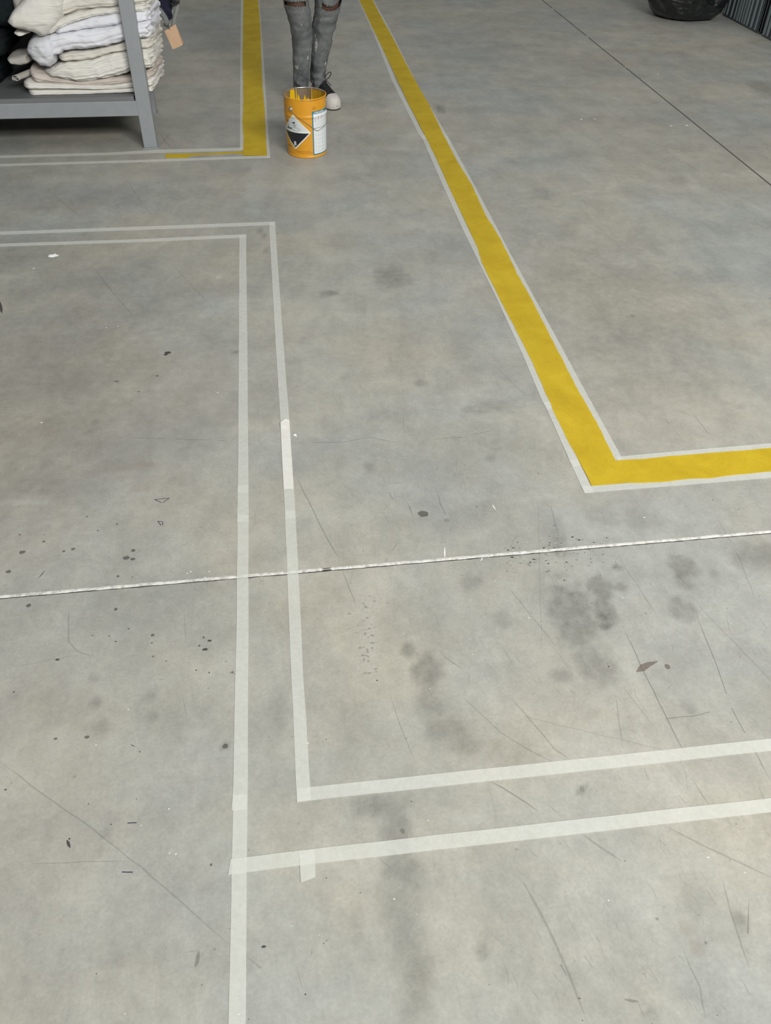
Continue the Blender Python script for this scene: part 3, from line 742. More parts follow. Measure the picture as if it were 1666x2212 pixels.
MB().add([cyl(TC + x / BR0, ZC - .068 + y, E0 + .0007) for x, y, z in tv], tf).build('class_number', STW, stk)
# data sheet label
T0 = math.radians(18)
lab = wrap_poly(MB(), rect(0, 0, .165, .222), T0, .014, E0).build('label_sheet', TEAL, bucket, True)
lab['label'] = 'pale printed data label with a teal border'
wrap_poly(MB(), rect(.006, .006, .159, .208), T0, .014, E0 + .0003).build('label_panel', LABEL, lab, True)
ln = MB(); rg = random.Random(3)
for z in (.136,): wrap_poly(ln, rect(.004, z, .160, z + .0022), T0, .014, E0 + .0006, 1)
for z in np.arange(.018, .118, .020): wrap_poly(ln, rect(.009, z, .157, z + .0011), T0, .014, E0 + .0006, 0)
for u in (.034, .062): wrap_poly(ln, rect(u, .010, u + .0009, .128), T0, .014, E0 + .0006, 0)
for z in np.arange(.148, .202, .008): wrap_poly(ln, rect(.012, z, .012 + rg.uniform(.09, .14), z + .0013), T0, .014, E0 + .0006, 0)
for z in (.030, .050, .070, .090, .110): wrap_poly(ln, rect(.012, z - .004, .022, z - .0015), T0, .014, E0 + .0006, 0)
for u, z in ((.014, .168), (.032, .176), (.052, .180)): wrap_poly(ln, rect(u, z, u + .004, z + .022), T0, .014, E0 + .0008, 2)
ln.build('printed_lines', [LINE, DKLINE, PINK], lab, True)
hd = MB(); u = .010
while u < .075:
    w = rg.uniform(.0022, .0036); wrap_poly(hd, rect(u, .2112, u + w, .2112 + rg.choice([.005, .005, .0055, .008])), T0, .014, E0 + .0006); u += w + rg.choice([.0008, .0008, .0035])
hd.build('header_lettering', STW, lab, True)
# small print on the tin itself
bp = None
for a, b, z in ((-38, 10, .034), (-30, 20, .026), (-70, -58, .050), (-62, -50, .049)):
    r_a = math.radians(a); wrap_poly(MB(), rect(0, 0, math.radians(b - a) * BR0, .0018 if z < .04 else .004), r_a, z, E0).build('print_line', BROWN, bucket, True)
bp = MB()
for p in [[(-.010, 0), (.010, 0), (.010, .0016), (-.010, .0016)], [(-.010, .0016), (-.008, .0016), (.0008, .0125), (-.0008, .0125)], [(.008, .0016), (.010, .0016), (.0008, .0125), (-.0008, .0125)], [(-.002, .004), (.002, .004), (.002, .008), (-.002, .008)]]:
    wrap_poly(bp, p, math.radians(24), .247, E0)
bp.build('warning_triangle', BROWN, bucket, True)
# handle
for thd, nm in ((-42, 'handle_ear'), (138, 'handle_ear')):
    th = math.radians(thd); c = cyl(th, .243); nrm = Vector((math.sin(th + PH0), -math.cos(th + PH0), 0)); uu = Vector((math.cos(th + PH0), math.sin(th + PH0), 0))
    m_ = MB(); rings = []
    for r, d in ((.0118, .0), (.0118, .0016), (.0100, .0030), (.0060, .0034), (.0056, .0065), (.0035, .0085), (.0004, .0090)):
        rings.append([c + nrm * d + uu * (r * math.cos(a)) + Vector((0, 0, r * math.sin(a))) for a in np.linspace(0, 2*math.pi, 20, endpoint=False)])
    m_.loft(rings, 0, cap=True).build(nm, WIRE, bucket, True)
wp = [(-42, .243), (-38, .236), (-20, .214), (0, .186), (15, .162), (24, .146), (31, .139), (38, .141), (55, .149), (75, .158), (95, .172), (115, .200), (130, .230), (138, .243)]
MB().tube([cyl(math.radians(a), z, .0075 if 0 < i < 13 else .006) for i, (a, z) in enumerate(wp)], .0013, 7).build('wire_handle', WIREP, bucket, True)

# ------------------------------------------------------------------ steel rack
STEEL = mat('grey_powder_coated_steel', (0.235, 0.25, 0.265), 0.42, spec=0.45)
L(STEEL, mixc(STEEL, maprange(STEEL, noise_tex(STEEL, coords(STEEL), 20, 5), .3, .7, 0, 1), (.255, .272, .288), (.28, .297, .312)), bsdf(STEEL).inputs['Base Color'])
BOARD = mat('dark_grey_shelf_board', (0.12, 0.125, 0.13), 0.5)
RF, RB = 4.783, 5.45            # front and back faces
LX0, LX1 = -.718, -.646         # right front leg
RL0, RL1 = -2.30, -2.23
rack = empty('steel_rack', (-1.45, 5.1, 0), 'grey steel rack on the left holding white folded cloths', 'rack')
for x0, x1, dx in ((LX0, LX1, -.055), (RL0, RL1, .055)):
    for y0, y1, dx in ((RF, RF + .07, 0), (RB - .07, RB, dx)):
        x0, x1 = x0 + dx, x1 + dx
        MB().box((x0, y0, .004), (x1, y1, 1.9), 0, .004).box((x0 - .004, y0 - .004, 0), (x1 + .010, y1 + .004, .0055), 0).build('leg', STEEL, rack)
for y0, y1 in ((RF + .001, RF + .04), (RB - .04, RB - .001)):
    MB().box((RL1 - .002, y0, .169), (LX0 + .002, y1, .243), 0, .003).build('long_beam', STEEL, rack)
    MB().box((RL1 - .002, y0, 1.23), (LX0 + .002, y1, 1.30), 0, .003).build('long_beam', STEEL, rack)
for x0, x1 in ((LX0 + .012, LX1 - .055), (RL0 + .012, RL1 - .012)):
    MB().box((x0, RF + .068, .169), (x1, RB - .068, .243), 0, .003).build('side_rail', STEEL, rack)
    MB().box((x0, RF + .068, 1.23), (x1, RB - .068, 1.30), 0, .003).build('side_rail', STEEL, rack)
MB().box((RL1 + .004, RF + .008, .2425), (LX0 - .008, RB - .008, .265), 0, .002).build('shelf_board', BOARD, rack)
MB().box((RL1 + .004, RF + .0065, .2435), (LX0 - .009, RF + .0095, .2645), 0, 0).build('board_edge_strip', mat('board_edge_grey', (.16, .16, .17), .5), rack)
MB().box((RL1 + .002, RB - .060, .02), (LX0 - .055, RB - .052, 1.30), 0, 0).build('added_shade_panel', BOARD, rack)  # added panel: keeps light out from behind, darkens the shelf interior
MB().box((RL1 + .004, RF + .012, 1.2995), (LX0 - .008, RB - .008, 1.322), 0, .002).build('shelf_board', BOARD, rack)

# ------------------------------------------------------------------ folded cloths
def cloth_mat(name, c, c2):
    m = mat(name, c, 0.9, spec=0.15)
    v = coords(m)
    L(m, mixc(m, maprange(m, noise_tex(m, v, 9, 5), .35, .7, 0, 1), c, c2), bsdf(m).inputs['Base Color'])
    h = math_(m, 'ADD', noise_tex(m, coords(m, (.35, .35, 1.6)), 26, 5, .55, .6), math_(m, 'MULTIPLY', noise_tex(m, v, 420, 2), .08))
    bump(m, h, .55, .012)
    return m
CREAM = cloth_mat('off_white_cotton', (0.71, 0.695, 0.655), (0.66, 0.64, 0.595))
CREAM2 = cloth_mat('cream_cotton', (0.68, 0.655, 0.60), (0.62, 0.59, 0.53))
BLUEW = cloth_mat('bright_white_cotton', (0.73, 0.735, 0.78), (0.68, 0.685, 0.74))
BEIGE = cloth_mat('pinkish_beige_cotton', (0.58, 0.52, 0.47), (0.50, 0.44, 0.40))
GREYB = cloth_mat('grey_beige_cotton', (0.44, 0.42, 0.39), (0.36, 0.34, 0.31))
NAVY = cloth_mat('navy_fabric', (0.012, 0.014, 0.028), (0.02, 0.022, 0.04))
TEALD = cloth_mat('dark_green_fabric', (0.007, 0.011, 0.012), (0.011, 0.016, 0.018))
SLATE = cloth_mat('grey_fabric', (0.15, 0.16, 0.16), (0.19, 0.20, 0.20))

TOPS = {}
def top_z(x):
    k = int(round(x / .01)); return max(TOPS.get(k, 0), TOPS.get(k - 1, 0) if k not in TOPS else 0, TOPS.get(k + 1, 0) if k not in TOPS else 0)
def cloth(stations, Yf, D, folds, seed, m, label, wr=.006, groove=.010, rag=.010, skew=.03, cat='folded cloth', group='white folded cloths on the rack shelf', tilt=0.0, sharp=.36, zmin=.2655, name='folded_cloth', lround=.25, rround=.12, stack=True):
    st = sorted((atY(px, (a + b) / 2, Yf).x, atY(px, a, Yf).z, atY(px, b, Yf).z) for px, a, b in stations)
    ztops = []
    X = [s[0] for s in st]; NCOL, M = 130, 96
    x0, x1 = X[0], X[-1]; rings = []
    for i in range(NCOL + 1):
        t = i / NCOL
        te = .5 - .5 * math.cos(math.pi * t)
        te = .6 * te + .4 * t
        x = x0 + (x1 - x0) * te
        zt = float(np.interp(x, X, [s[1] for s in st])); zb = float(np.interp(x, X, [s[2] for s in st]))
        zc, hz = (zt + zb) / 2, (zt - zb) / 2
        dl, dr = (x - x0), (x1 - x)
        rl = min(1, dl / (lround * .2 + 1e-6)); rr = min(1, dr / (rround * .2 + 1e-6))
        e = math.sqrt(max(0, 1 - (1 - rl) ** 2)) * math.sqrt(max(0, 1 - (1 - rr) ** 2))
        e = max(e, .03)
        ring = []
        if stack:
            zb = max(zb, top_z(x) - .011); zt = max(zt, zb + .012); zc, hz = (zt + zb) / 2, (zt - zb) / 2
            ztops.append((x, zt))
        for j in range(M):
            a = 2 * math.pi * j / M
            ca, sa = math.cos(a), math.sin(a)
            yy = math.copysign(abs(ca) ** sharp, ca); zz = math.copysign(abs(sa) ** .62, sa)
            y = Yf + D / 2 - yy * D / 2 * (.45 + .55 * e); z = zc + hz * zz * (.25 + .75 * e)
            rel = (z - zb) / max(zt - zb, 1e-4)
            ph = rel * folds + .18 * noise.noise((x * 6, seed, 0)) + .5 * noise.noise((x * 2.0, seed + 4, rel * .5))
            g = groove * (abs(math.sin(math.pi * ph)) ** .4 - .75)
            if yy > .5: y -= g * min(1, hz / .02)
            n1 = noise.noise((x * 11, y * 9 + seed, z * 17)) - .35 * max(0, 1 - 5 * abs(noise.noise((x * 7 + z * 9, y * 8, z * 15 - x * 6 + seed)))); n2 = noise.noise((x * 30, y * 25, z * 50 + seed))
            y += (n1 * wr * 1.2 + n2 * wr * .35); z += (n1 * wr * .7 + n2 * wr * .4) * min(1, hz / .03)
            xx = x + skew * (y - Yf) / D * te
            if te > .9:
                xx += (te - .9) * 10 * rag * (.4 * math.sin(ph * math.pi * 2 + y * 14) + 1.5 * noise.noise((y * 22, z * 60, seed)))
            z += tilt * (y - Yf)
            ring.append(Vector((xx, y, max(z, zmin))))
        rings.append(ring)
    if stack:
        for x, zt in ztops: TOPS[int(round(x / .01))] = max(TOPS.get(int(round(x / .01)), 0), zt)
    mb = MB().loft(rings, 0, cap=True)
    o = mb.build(name, m, None, True)
    return tag(o, label, cat, group)

YF = 4.845
cloth([(54,194,211),(120,193.5,209),(200,194,206),(260,192,203.5),(332,186,200)], YF, .42, 2, 1, CREAM, 'white folded cloth at the bottom of the stack, flat on the shelf board', wr=.003, groove=.006)
cloth([(44,180,198),(60,176,197),(150,182,195),(240,184,196),(332,168,188)], YF + .004, .43, 2, 2, CREAM, 'white folded cloth second from the bottom of the stack', wr=.004, groove=.008)
cloth([(58,148,178),(75,154,181),(110,165,185),(170,176,187),(230,168,187),(285,166,183),(330,150,174)], YF + .012, .41, 3, 3, BEIGE, 'pinkish beige folded cloth with a frayed edge low in the stack', wr=.006, groove=.010)
cloth([(90,157,170),(110,148,176),(150,134,184),(200,130,181),(250,112,170),(285,108,156),(328,104,152)], YF - .006, .43, 6, 4, CREAM, 'bulky off-white cloth with fanned curved folds in mid stack', wr=.008, groove=.014, lround=.5)
cloth([(120,118,137),(150,112,136),(200,108,132),(250,95,124),(285,84,112),(326,78,108)], YF + .004, .41, 2, 5, CREAM2, 'flat cream folded cloth pressed under the bright white drape', wr=.005, groove=.008)
# bright white drape, with a lobe hanging on its left
cloth([(50,100,132),(58,88,146),(75,82,155),(95,80,153),(112,76,140),(130,72,116),(180,64,112),(225,60,104),(262,50,92),(324,46,88)], YF - .028, .44, 3, 6, BLUEW, 'bright white cloth drooping at its left end over the stack', wr=.010, groove=.008, lround=.7)
cloth([(112,72,84),(130,60,84),(160,48,80),(200,36,72),(250,26,66),(322,24,56)], YF - .012, .43, 2, 7, BLUEW, 'bright white folded cloth lying on the drooping white one', wr=.009, groove=.006)
cloth([(72,74,90),(95,56,86),(130,40,70),(170,24,54),(215,18,40),(255,12,34),(318,6,32)], YF - .006, .42, 3, 8, CREAM, 'off-white folded cloth beneath the cone-shaped top cloth', wr=.008, groove=.008)
cloth([(100,10,50),(125,-10,40),(170,-16,28),(215,-18,20),(260,-18,16),(314,-22,12)], YF + .002, .42, 4, 9, CREAM2, 'cream folded cloth near the top of the stack, cut by the picture edge', wr=.006, groove=.009)
cloth([(90,-60,0),(140,-64,-8),(220,-60,-14),(310,-62,-18)], YF + .004, .41, 4, 10, CREAM, 'off-white cloth topping the stack above the picture edge', wr=.006, groove=.009)
# top cone: a folded sleeve hanging out to the left and towards the camera
def cone():
    c = [(10, 49, 56), (22, 33, 66), (40, 14, 74), (60, -6, 82), (76, -24, 88), (92, -40, 80), (112, -60, 55), (126, -78, 30)]
    return cloth([(p, a, b) for p, a, b in c], YF - .05, .34, 1, 11, CREAM, 'off-white sleeve-like cloth with a pointed left corner on top of the stack', stack=False, wr=.006, groove=.004, lround=.25, sharp=.6)
cone()
cloth([(24,-10,40),(40,-12,26),(60,-20,10),(80,-40,-4)], YF + .10, .25, 2, 12, GREYB, 'grey-beige cloth tucked behind the pointed top cloth', stack=False, wr=.006, groove=.006)
cloth([(28,70,78),(38,70,81),(48,72,80)], YF - .01, .12, 1, 13, CREAM, 'small white tongue of cloth poking out under the pointed top cloth', stack=False, wr=.002, groove=.002)
# rolled ends on the left of the stack
def roll(px, py, Y, r, length, turns, m, label, dirv):
    c = atY(px, py, Y); u = Vector(dirv).normalized(); side = Vector((u.y, -u.x, 0)).normalized(); upv = Vector((0, 0, 1))
    rings = []; K = 60
    prof2 = []
    for i in range(K + 1):
        a = 2 * math.pi * turns * i / K; rr = r * (.25 + .75 * i / K); prof2.append((rr * math.cos(a), rr * math.sin(a)))
    prof2 = prof2 + [(x * (1 - .10), y * (1 - .10)) for x, y in reversed(prof2)]
    for s in np.linspace(0, length, 14):
        w = 1 + .06 * noise.noise((s * 20, px, 0))
        rings.append([c + u * s + side * (x * w) + upv * (y * .72 * w) for x, y in prof2])
    return tag(MB().loft(rings, 0, cap=True).build('rolled_cloth', m, None, True), label, 'rolled cloth', 'white folded cloths on the rack shelf')
roll(34, 170, YF + .01, .026, .22, 1.6, GREYB, 'grey-beige rolled cloth end showing its spiral low on the left of the stack', (.45, .9, .0))
cloth([(12,129,133),(22,126,142),(40,123,145),(60,116,140)], YF + .08, .22, 1, 15, GREYB, 'dull grey-white cloth end sticking out left at mid stack', stack=False, wr=.004, groove=.003, lround=.12)
# dark goods left of the stack
cloth([(-150,150,222),(-90,146,214),(-50,140,206),(-14,146,200)], YF + .12, .40, 3, 16, TEALD, 'lowest near-black green cloth at the left picture edge', stack=False, wr=.006, groove=.010, group='dark cloths on the rack', rround=.2)
cloth([(-150,72,148),(-90,70,144),(-40,68,140),(-6,62,126),(9,66,100)], YF + .12, .40, 3, 21, TEALD, 'middle near-black green cloth of the pile at the left picture edge', stack=False, wr=.008, groove=.012, group='dark cloths on the rack', rround=.2)
cloth([(-150,-30,72),(-90,-36,70),(-40,-40,68),(0,-44,64),(18,-50,52),(25,-56,10)], YF + .12, .40, 4, 22, TEALD, 'uppermost near-black green cloth at the top left picture corner', stack=False, wr=.008, groove=.012, group='dark cloths on the rack', rround=.2)
# things on the back right corner of the shelf, by the rack post
cloth([(326,-60,8),(340,-60,30),(352,-60,62),(360,-50,90)], 5.26, .12, 3, 17, NAVY, 'navy folded garment behind the white stack at its back right corner', stack=False, wr=.006, groove=.008, group='dark cloths on the rack', rround=.4, cat='folded cloth')
def hang_strip():
    P = [(348,26),(356,38),(363,56)]
    mb = MB(); rings = []
    for i, (px, py) in enumerate([(342,18),(349,27),(355,36),(359,45),(360,54)]):
        c = atY(px, py, 5.235); rings.append([c + Vector((.016 * math.cos(a), .010 * math.sin(a), .006 * math.sin(a))) for a in np.linspace(0, 2*math.pi, 12, endpoint=False)])
    return tag(mb.loft(rings).build('cloth_strap', SLATE, None, True), 'short grey fabric strap curling out of the navy garment', 'strap')
hang_strip()
PLAST = mat('grey_plastic_film', (0.30, 0.31, 0.30), 0.35); alpha(PLAST, .75)
def film():
    mb = MB(); rings = []
    for i, (xa, xb, y) in enumerate([(353,392,-40),(354,391,-12),(356,388,8),(357,386,24),(358,382,40),(359,379,54),(360,377,62)]):
        c0, c1 = atY(xa, y, 5.36), atY(xb, y, 5.36)
        front = [c0.lerp(c1, t) + Vector((0, .008 * math.sin(t * 11 + i * .6) + .004 * noise.noise((t * 9, i, 0)), 0)) for t in np.linspace(0, 1, 16)]
        rings.append(front + [p + Vector((0, .004, 0)) for p in reversed(front)])
    return tag(mb.loft(rings).build('plastic_sleeve', PLAST, None, True), 'grey translucent garment sleeve hanging at the back right of the rack', 'garment cover')
film()
mb = MB()
c = atY(380, 3, 5.33)
mb.box((c.x - .020, c.y - .010, c.z - .010), (c.x + .020, c.y + .010, c.z + .012), 0, .004)
mb.box((c.x - .032, c.y - .006, c.z - .026), (c.x - .012, c.y + .006, c.z - .004), 0, .003)
mb.tube([c + Vector((.018 * math.cos(a) + .002, -.004, .018 * math.sin(a) + .01)) for a in np.linspace(0, 2 * math.pi, 13)], .004, 6)
o = tag(mb.build('hanger_clip', mat('black_plastic', (.012, .013, .014), .3), None, True), 'small black plastic clip gripping the grey garment sleeve', 'clip')
KRAFT = mat('kraft_card', (0.46, 0.30, 0.185), 0.8)
L(KRAFT, mixc(KRAFT, maprange(KRAFT, noise_tex(KRAFT, coords(KRAFT), 60, 4), .3, .7, 0, 1), (.44, .29, .18), (.48, .315, .20)), bsdf(KRAFT).inputs['Base Color'])
P4 = [atY(*p, 5.20) for p in [(355.5,67),(379,54.5),(396.5,91),(394.5,96),(374,104)]]
P4[1].y += .02; P4[2].y -= .02; P4[3].y -= .02; P4[4].y -= .03
th_ = Vector((.0, .003, .0008))
cardm = MB().add(P4 + [p + th_ for p in P4], [(4,3,2,1,0), (5,6,7,8,9)] + [(i, (i+1) % 5, (i+1) % 5 + 5, i + 5) for i in range(5)])
tg = cardm.build('cardboard_tag', KRAFT); tag(tg, 'brown cardboard tag hanging at the right side of the white stack', 'tag')
a = P4[0].lerp(P4[1], .45); top = atY(353, 45, 5.27)
stg = MB().tube([a + Vector((0, -.002, -.012)), a + Vector((-.004, -.004, .006)), a.lerp(top, .5) + Vector((.004, 0, -.004)), top], .0022, 6)
stg.build('string', mat('dark_string', (.03, .02, .035), .8), tg)
kn = MB()
for (px, py), r in (((356, 47), .012), ((363.5, 53), .009), ((357.5, 56), .007)):
    c = atY(px, py, 5.24); bm = bmesh.new(); bmesh.ops.create_icosphere(bm, subdivisions=2, radius=r)
    for v in bm.verts: v.co = v.co * (1 + .3 * noise.noise(v.co * 90)) + c
    bm.verts.index_update(); kn.add([v.co.copy() for v in bm.verts], [tuple(v.index for v in f.verts) for f in bm.faces]); bm.free()
kn.build('knot', CREAM, tg, True)['label'] = 'pale knotted ribbon'

# ------------------------------------------------------------------ person
SKIN = mat('brown_skin', (0.105, 0.052, 0.036), 0.6)
DENIM = mat('washed_dark_grey_denim', (0.07, 0.075, 0.08), 0.9, spec=0.2)
def build_denim(m):
    v = coords(m)
    n = noise_tex(m, v, 7, 6, .6, .6)
    c = mixc(m, maprange(m, n, .32, .68, 0, 1), (.060, .068, .072), (.205, .212, .215))
    wv = noise_tex(m, coords(m, (1, 1, 3)), 140, 3, .6)
    c = mixc(m, 1.0, c, maprange(m, wv, .25, .75, .8, 1.2), 'MULTIPLY')
    vo = N(m, 'ShaderNodeTexVoronoi'); vo.inputs['Scale'].default_value = 75
    L(m, v, vo.inputs['Vector'])
    sp_ = maprange(m, vo.outputs['Distance'], .11, .15, .75, 0)
    keep = maprange(m, noise_tex(m, v, 9, 2), .50, .56, 0, 1)
    c = mixc(m, math_(m, 'MULTIPLY', sp_, keep), c, (.55, .56, .54))
    smear = maprange(m, noise_tex(m, coords(m, (2.4, 2.4, .8)), 6, 4, .6, .8), .66, .72, 0, .42)
    c = mixc(m, smear, c, (.36, .37, .36))
    L(m, c, bsdf(m).inputs['Base Color'])
    bump(m, wv, .25, .003)
build_denim(DENIM)
SPLAT = mat('dried_white_paint', (0.50, 0.51, 0.48), 0.8); alpha(SPLAT, maprange(SPLAT, noise_tex(SPLAT, coords(SPLAT), 60, 4, .7), .36, .58, .12, .8))
SHOEB = mat('black_canvas', (0.010, 0.010, 0.011), 0.8)
RUBW = mat('dusty_white_rubber', (0.52, 0.49, 0.45), 0.6)
SOLEB = mat('black_rubber', (0.015, 0.015, 0.015), 0.7)
LACE = mat('black_lace', (0.012, 0.012, 0.013), 0.7)
SHIRT = cloth_mat('dark_tee_cotton', (0.03, 0.032, 0.036), (0.04, 0.042, 0.046))
HAIR = mat('black_hair', (0.012, 0.010, 0.009), 0.6)
person = empty('person', (.27, 5.55, 0), 'person standing behind the bucket in paint-spattered ripped grey jeans and black sneakers', 'person')
def ell(c, a, b, k=28, ang=0.0):
    return [Vector((c[0] + a * math.cos(t) * math.cos(ang) - b * math.sin(t) * math.sin(ang), c[1] + a * math.cos(t) * math.sin(ang) + b * math.sin(t) * math.cos(ang), c[2])) for t in np.linspace(0, 2 * math.pi, k, endpoint=False)]
# leg axis (x, y, z, half width, half depth) seen from the ankle up; first the leg behind the bucket
LEG_A = [(.186,5.51,.050,.046,.056),(.187,5.515,.10,.047,.058),(.190,5.515,.15,.051,.062),(.196,5.52,.22,.054,.066),(.203,5.52,.30,.058,.072),(.207,5.515,.37,.062,.074),(.203,5.505,.44,.066,.075),(.190,5.49,.50,.070,.077),(.179,5.48,.56,.074,.080),(.175,5.485,.64,.079,.086),(.176,5.50,.74,.085,.094),(.182,5.52,.84,.092,.102),(.19,5.53,.92,.098,.108)]
LEG_B = [(.298,5.585,.085,.045,.055),(.296,5.585,.12,.045,.056),(.296,5.58,.16,.047,.060),(.304,5.575,.22,.052,.064),(.316,5.565,.30,.061,.070),(.328,5.55,.37,.070,.074),(.342,5.53,.44,.073,.075),(.357,5.505,.50,.074,.078),(.367,5.49,.56,.078,.081),(.369,5.49,.64,.082,.086),(.366,5.50,.74,.087,.094),(.36,5.52,.84,.092,.102),(.352,5.53,.92,.098,.108)]
def leg_at(LG, z):
    zs = [l[2] for l in LG]
    return [float(np.interp(z, zs, [l[i] for l in LG])) for i in (0, 1, 3, 4)]
def jeans_leg(mb, LG, seed, rip):
    K, z = 112, LG[0][2]; rings = []; zz = []
    while z < .93:
        x, y, a, b = leg_at(LG, z); ring = []
        wr = .0035 + .006 * math.exp(-((z - .12) / .05) ** 2) + .003 * math.exp(-((z - .46) / .06) ** 2)
        for k in range(K):
            t = 2 * math.pi * k / K
            d = wr * noise.noise((math.cos(t) * 1.1 + seed, math.sin(t) * 1.1, z * 38)) + wr * .7 * noise.noise((math.cos(t) * 2.4, math.sin(t) * 2.4 + seed, z * 16))
            d += .0035 * math.sin(z * 150 + 2 * math.cos(t) + seed) * math.exp(-((z - LG[0][2] - .03) / .04) ** 2)
            ring.append(Vector((x + (a + d) * math.cos(t), y + (b + d) * math.sin(t), z)))
        rings.append(ring); zz.append(z); z += .003 if .50 < z < .62 else .006
    vs_ = [v for r in rings for v in r]; fs_ = []
    for i in range(len(rings) - 1):
        for j in range(K):
            t = 2 * math.pi * (j + .5) / K; fx = math.cos(t); front = -math.sin(t)
            if rip and front > .25:
                zl = rip(fx) 
                if zl and zl[0] + .008 * noise.noise((fx * 14, seed, 0)) < zz[i] < zl[1] + .008 * noise.noise((fx * 17, 5, seed)): continue
            fs_.append((i*K+j, i*K+(j+1) % K, (i+1)*K+(j+1) % K, (i+1)*K+j))
    mb.add(vs_, fs_)
J = MB()
jeans_leg(J, LEG_A, 1.0, lambda u: (.548, .572) if u < .75 else None)
jeans_leg(J, LEG_B, 5.0, lambda u: (.520 + .030 * (u - .15) ** 2, .545 + .05 * (u - .1) ** 2 + .02 * max(0, u - .3)) if -.55 < u else None)
hip = [(.272,5.53,.80,.165,.118),(.272,5.535,.88,.172,.125),(.272,5.54,.95,.170,.122),(.272,5.545,1.02,.158,.112),(.272,5.545,1.06,.155,.108)]
J.loft([ell(h[:3], h[3], h[4], 48) for h in hip], 0, cap=False)
jeans = J.build('jeans', DENIM, person, True); jeans['label'] = 'ripped grey jeans spattered with white paint'
sol = jeans.modifiers.new('thickness', 'SOLIDIFY'); sol.thickness = .0025; sol.offset = -1
# larger dried paint patches sitting on the cloth
def patch(LG, cx, cz, ru, rv, seed, parent=jeans):
    """cx: -1..1 across the front of the leg"""
    vs_, K = [], 18
    def pt(u, z):
        x, y, a, b = leg_at(LG, z); u = max(-.985, min(.985, u))
        return Vector((x + (a + .0055) * u, y - (b + .0055) * math.sqrt(1 - u * u), z))
    vs_.append(pt(cx, cz))
    for ring_ in (.5, 1.0):
        for k in range(K):
            t = 2 * math.pi * k / K; r = ring_ * (1 + .6 * noise.noise((math.cos(t) * 1.5, math.sin(t) * 1.5, seed)))
            vs_.append(pt(cx + ru * r * math.cos(t), cz + rv * r * math.sin(t)))
    fs_ = [(0, 1 + k, 1 + (k + 1) % K) for k in range(K)] + [(1 + k, 1 + K + k, 1 + K + (k + 1) % K, 1 + (k + 1) % K) for k in range(K)]
    return vs_, fs_
for LG, cx, cz, ru, rv in [(LEG_B, -.50, .328, .10, .036), (LEG_B, .86, .385, .11, .030), (LEG_B, -.62, .386, .03, .006), (LEG_B, -.42, .473, .035, .006), (LEG_B, .62, .225, .12, .010),
                           (LEG_A, .02, .455, .05, .006), (LEG_A, .52, .320, .03, .004), (LEG_A, .48, .275, .10, .013), (LEG_A, -.93, .29, .03, .026), (LEG_A, -.55, .225, .15, .012), (LEG_A, .42, .535, .025, .012)]:
    v_, f_ = patch(LG, cx, cz, ru, rv, rng.random() * 50)
    MB().add(v_, f_).build('paint_splash', SPLAT, jeans, True)
seam = MB()
for i in range(30):
    z0 = .10 + i * .0075; x, y, a, b = leg_at(LEG_A, z0); u = .80
    seam.box((x + (a + .004) * u - .0012, y - (b + .0055) * .6 - .0012, z0), (x + (a + .004) * u + .0012, y - (b + .0055) * .6, z0 + .004))
seam.build('seam_stitches', SPLAT, jeans)
# body: one continuous skin surface
Bd = MB()
for LG, foot in ((LEG_A, (.166, 5.29)), (LEG_B, (.385, 5.39))):
    rr_ = []
    for z in np.arange(.07, .93, .03):
        x, y, a, b = leg_at(LG, max(z, LG[0][2])); s = .83 if z > .16 else .74
        rr_.append(ell((x, y, z), a * s, b * s, 20))
    Bd.loft(rr_)
    x, y, a, b = leg_at(LG, LG[0][2])
    Bd.tube([(x, y + .03, .075), (x + (foot[0] - x) * .3, y + (foot[1] - y) * .3, .052), (x + (foot[0] - x) * .75, y + (foot[1] - y) * .75, .042), (foot[0] + (x - foot[0]) * .12, foot[1] + (y - foot[1]) * .12, .042)], [.030, .024, .020, .014], 14)
Bd.loft([ell((.272, y, z), a, b, 28) for y, z, a, b in [(5.53,.84,.145,.098),(5.535,.95,.158,.108),(5.54,1.05,.140,.098),(5.545,1.18,.145,.100),(5.55,1.30,.165,.108),(5.55,1.40,.180,.102),(5.555,1.455,.150,.080),(5.555,1.49,.075,.062),(5.55,1.54,.056,.056),(5.545,1.60,.055,.058)]])
hd_ = []
for z, a, b, dy in [(1.555,.030,.035,-.03),(1.565,.047,.058,-.022),(1.59,.060,.076,-.012),(1.63,.070,.088,-.005),(1.67,.075,.095,0),(1.71,.076,.098,.004),(1.745,.070,.092,.006),(1.775,.052,.070,.008),(1.792,.026,.036,.008)]:
    hd_.append(ell((.272, 5.535 + dy, z), a, b, 26))
Bd.loft(hd_)
Bd.tube([(.272, 5.449, 1.690), (.272, 5.436, 1.655), (.272, 5.428, 1.640), (.272, 5.444, 1.628)], [.007, .010, .014, .008], 10)      # nose
Bd.tube([(.250, 5.447, 1.604), (.272, 5.442, 1.605), (.294, 5.447, 1.604)], [.005, .008, .005], 8)                                    # lips
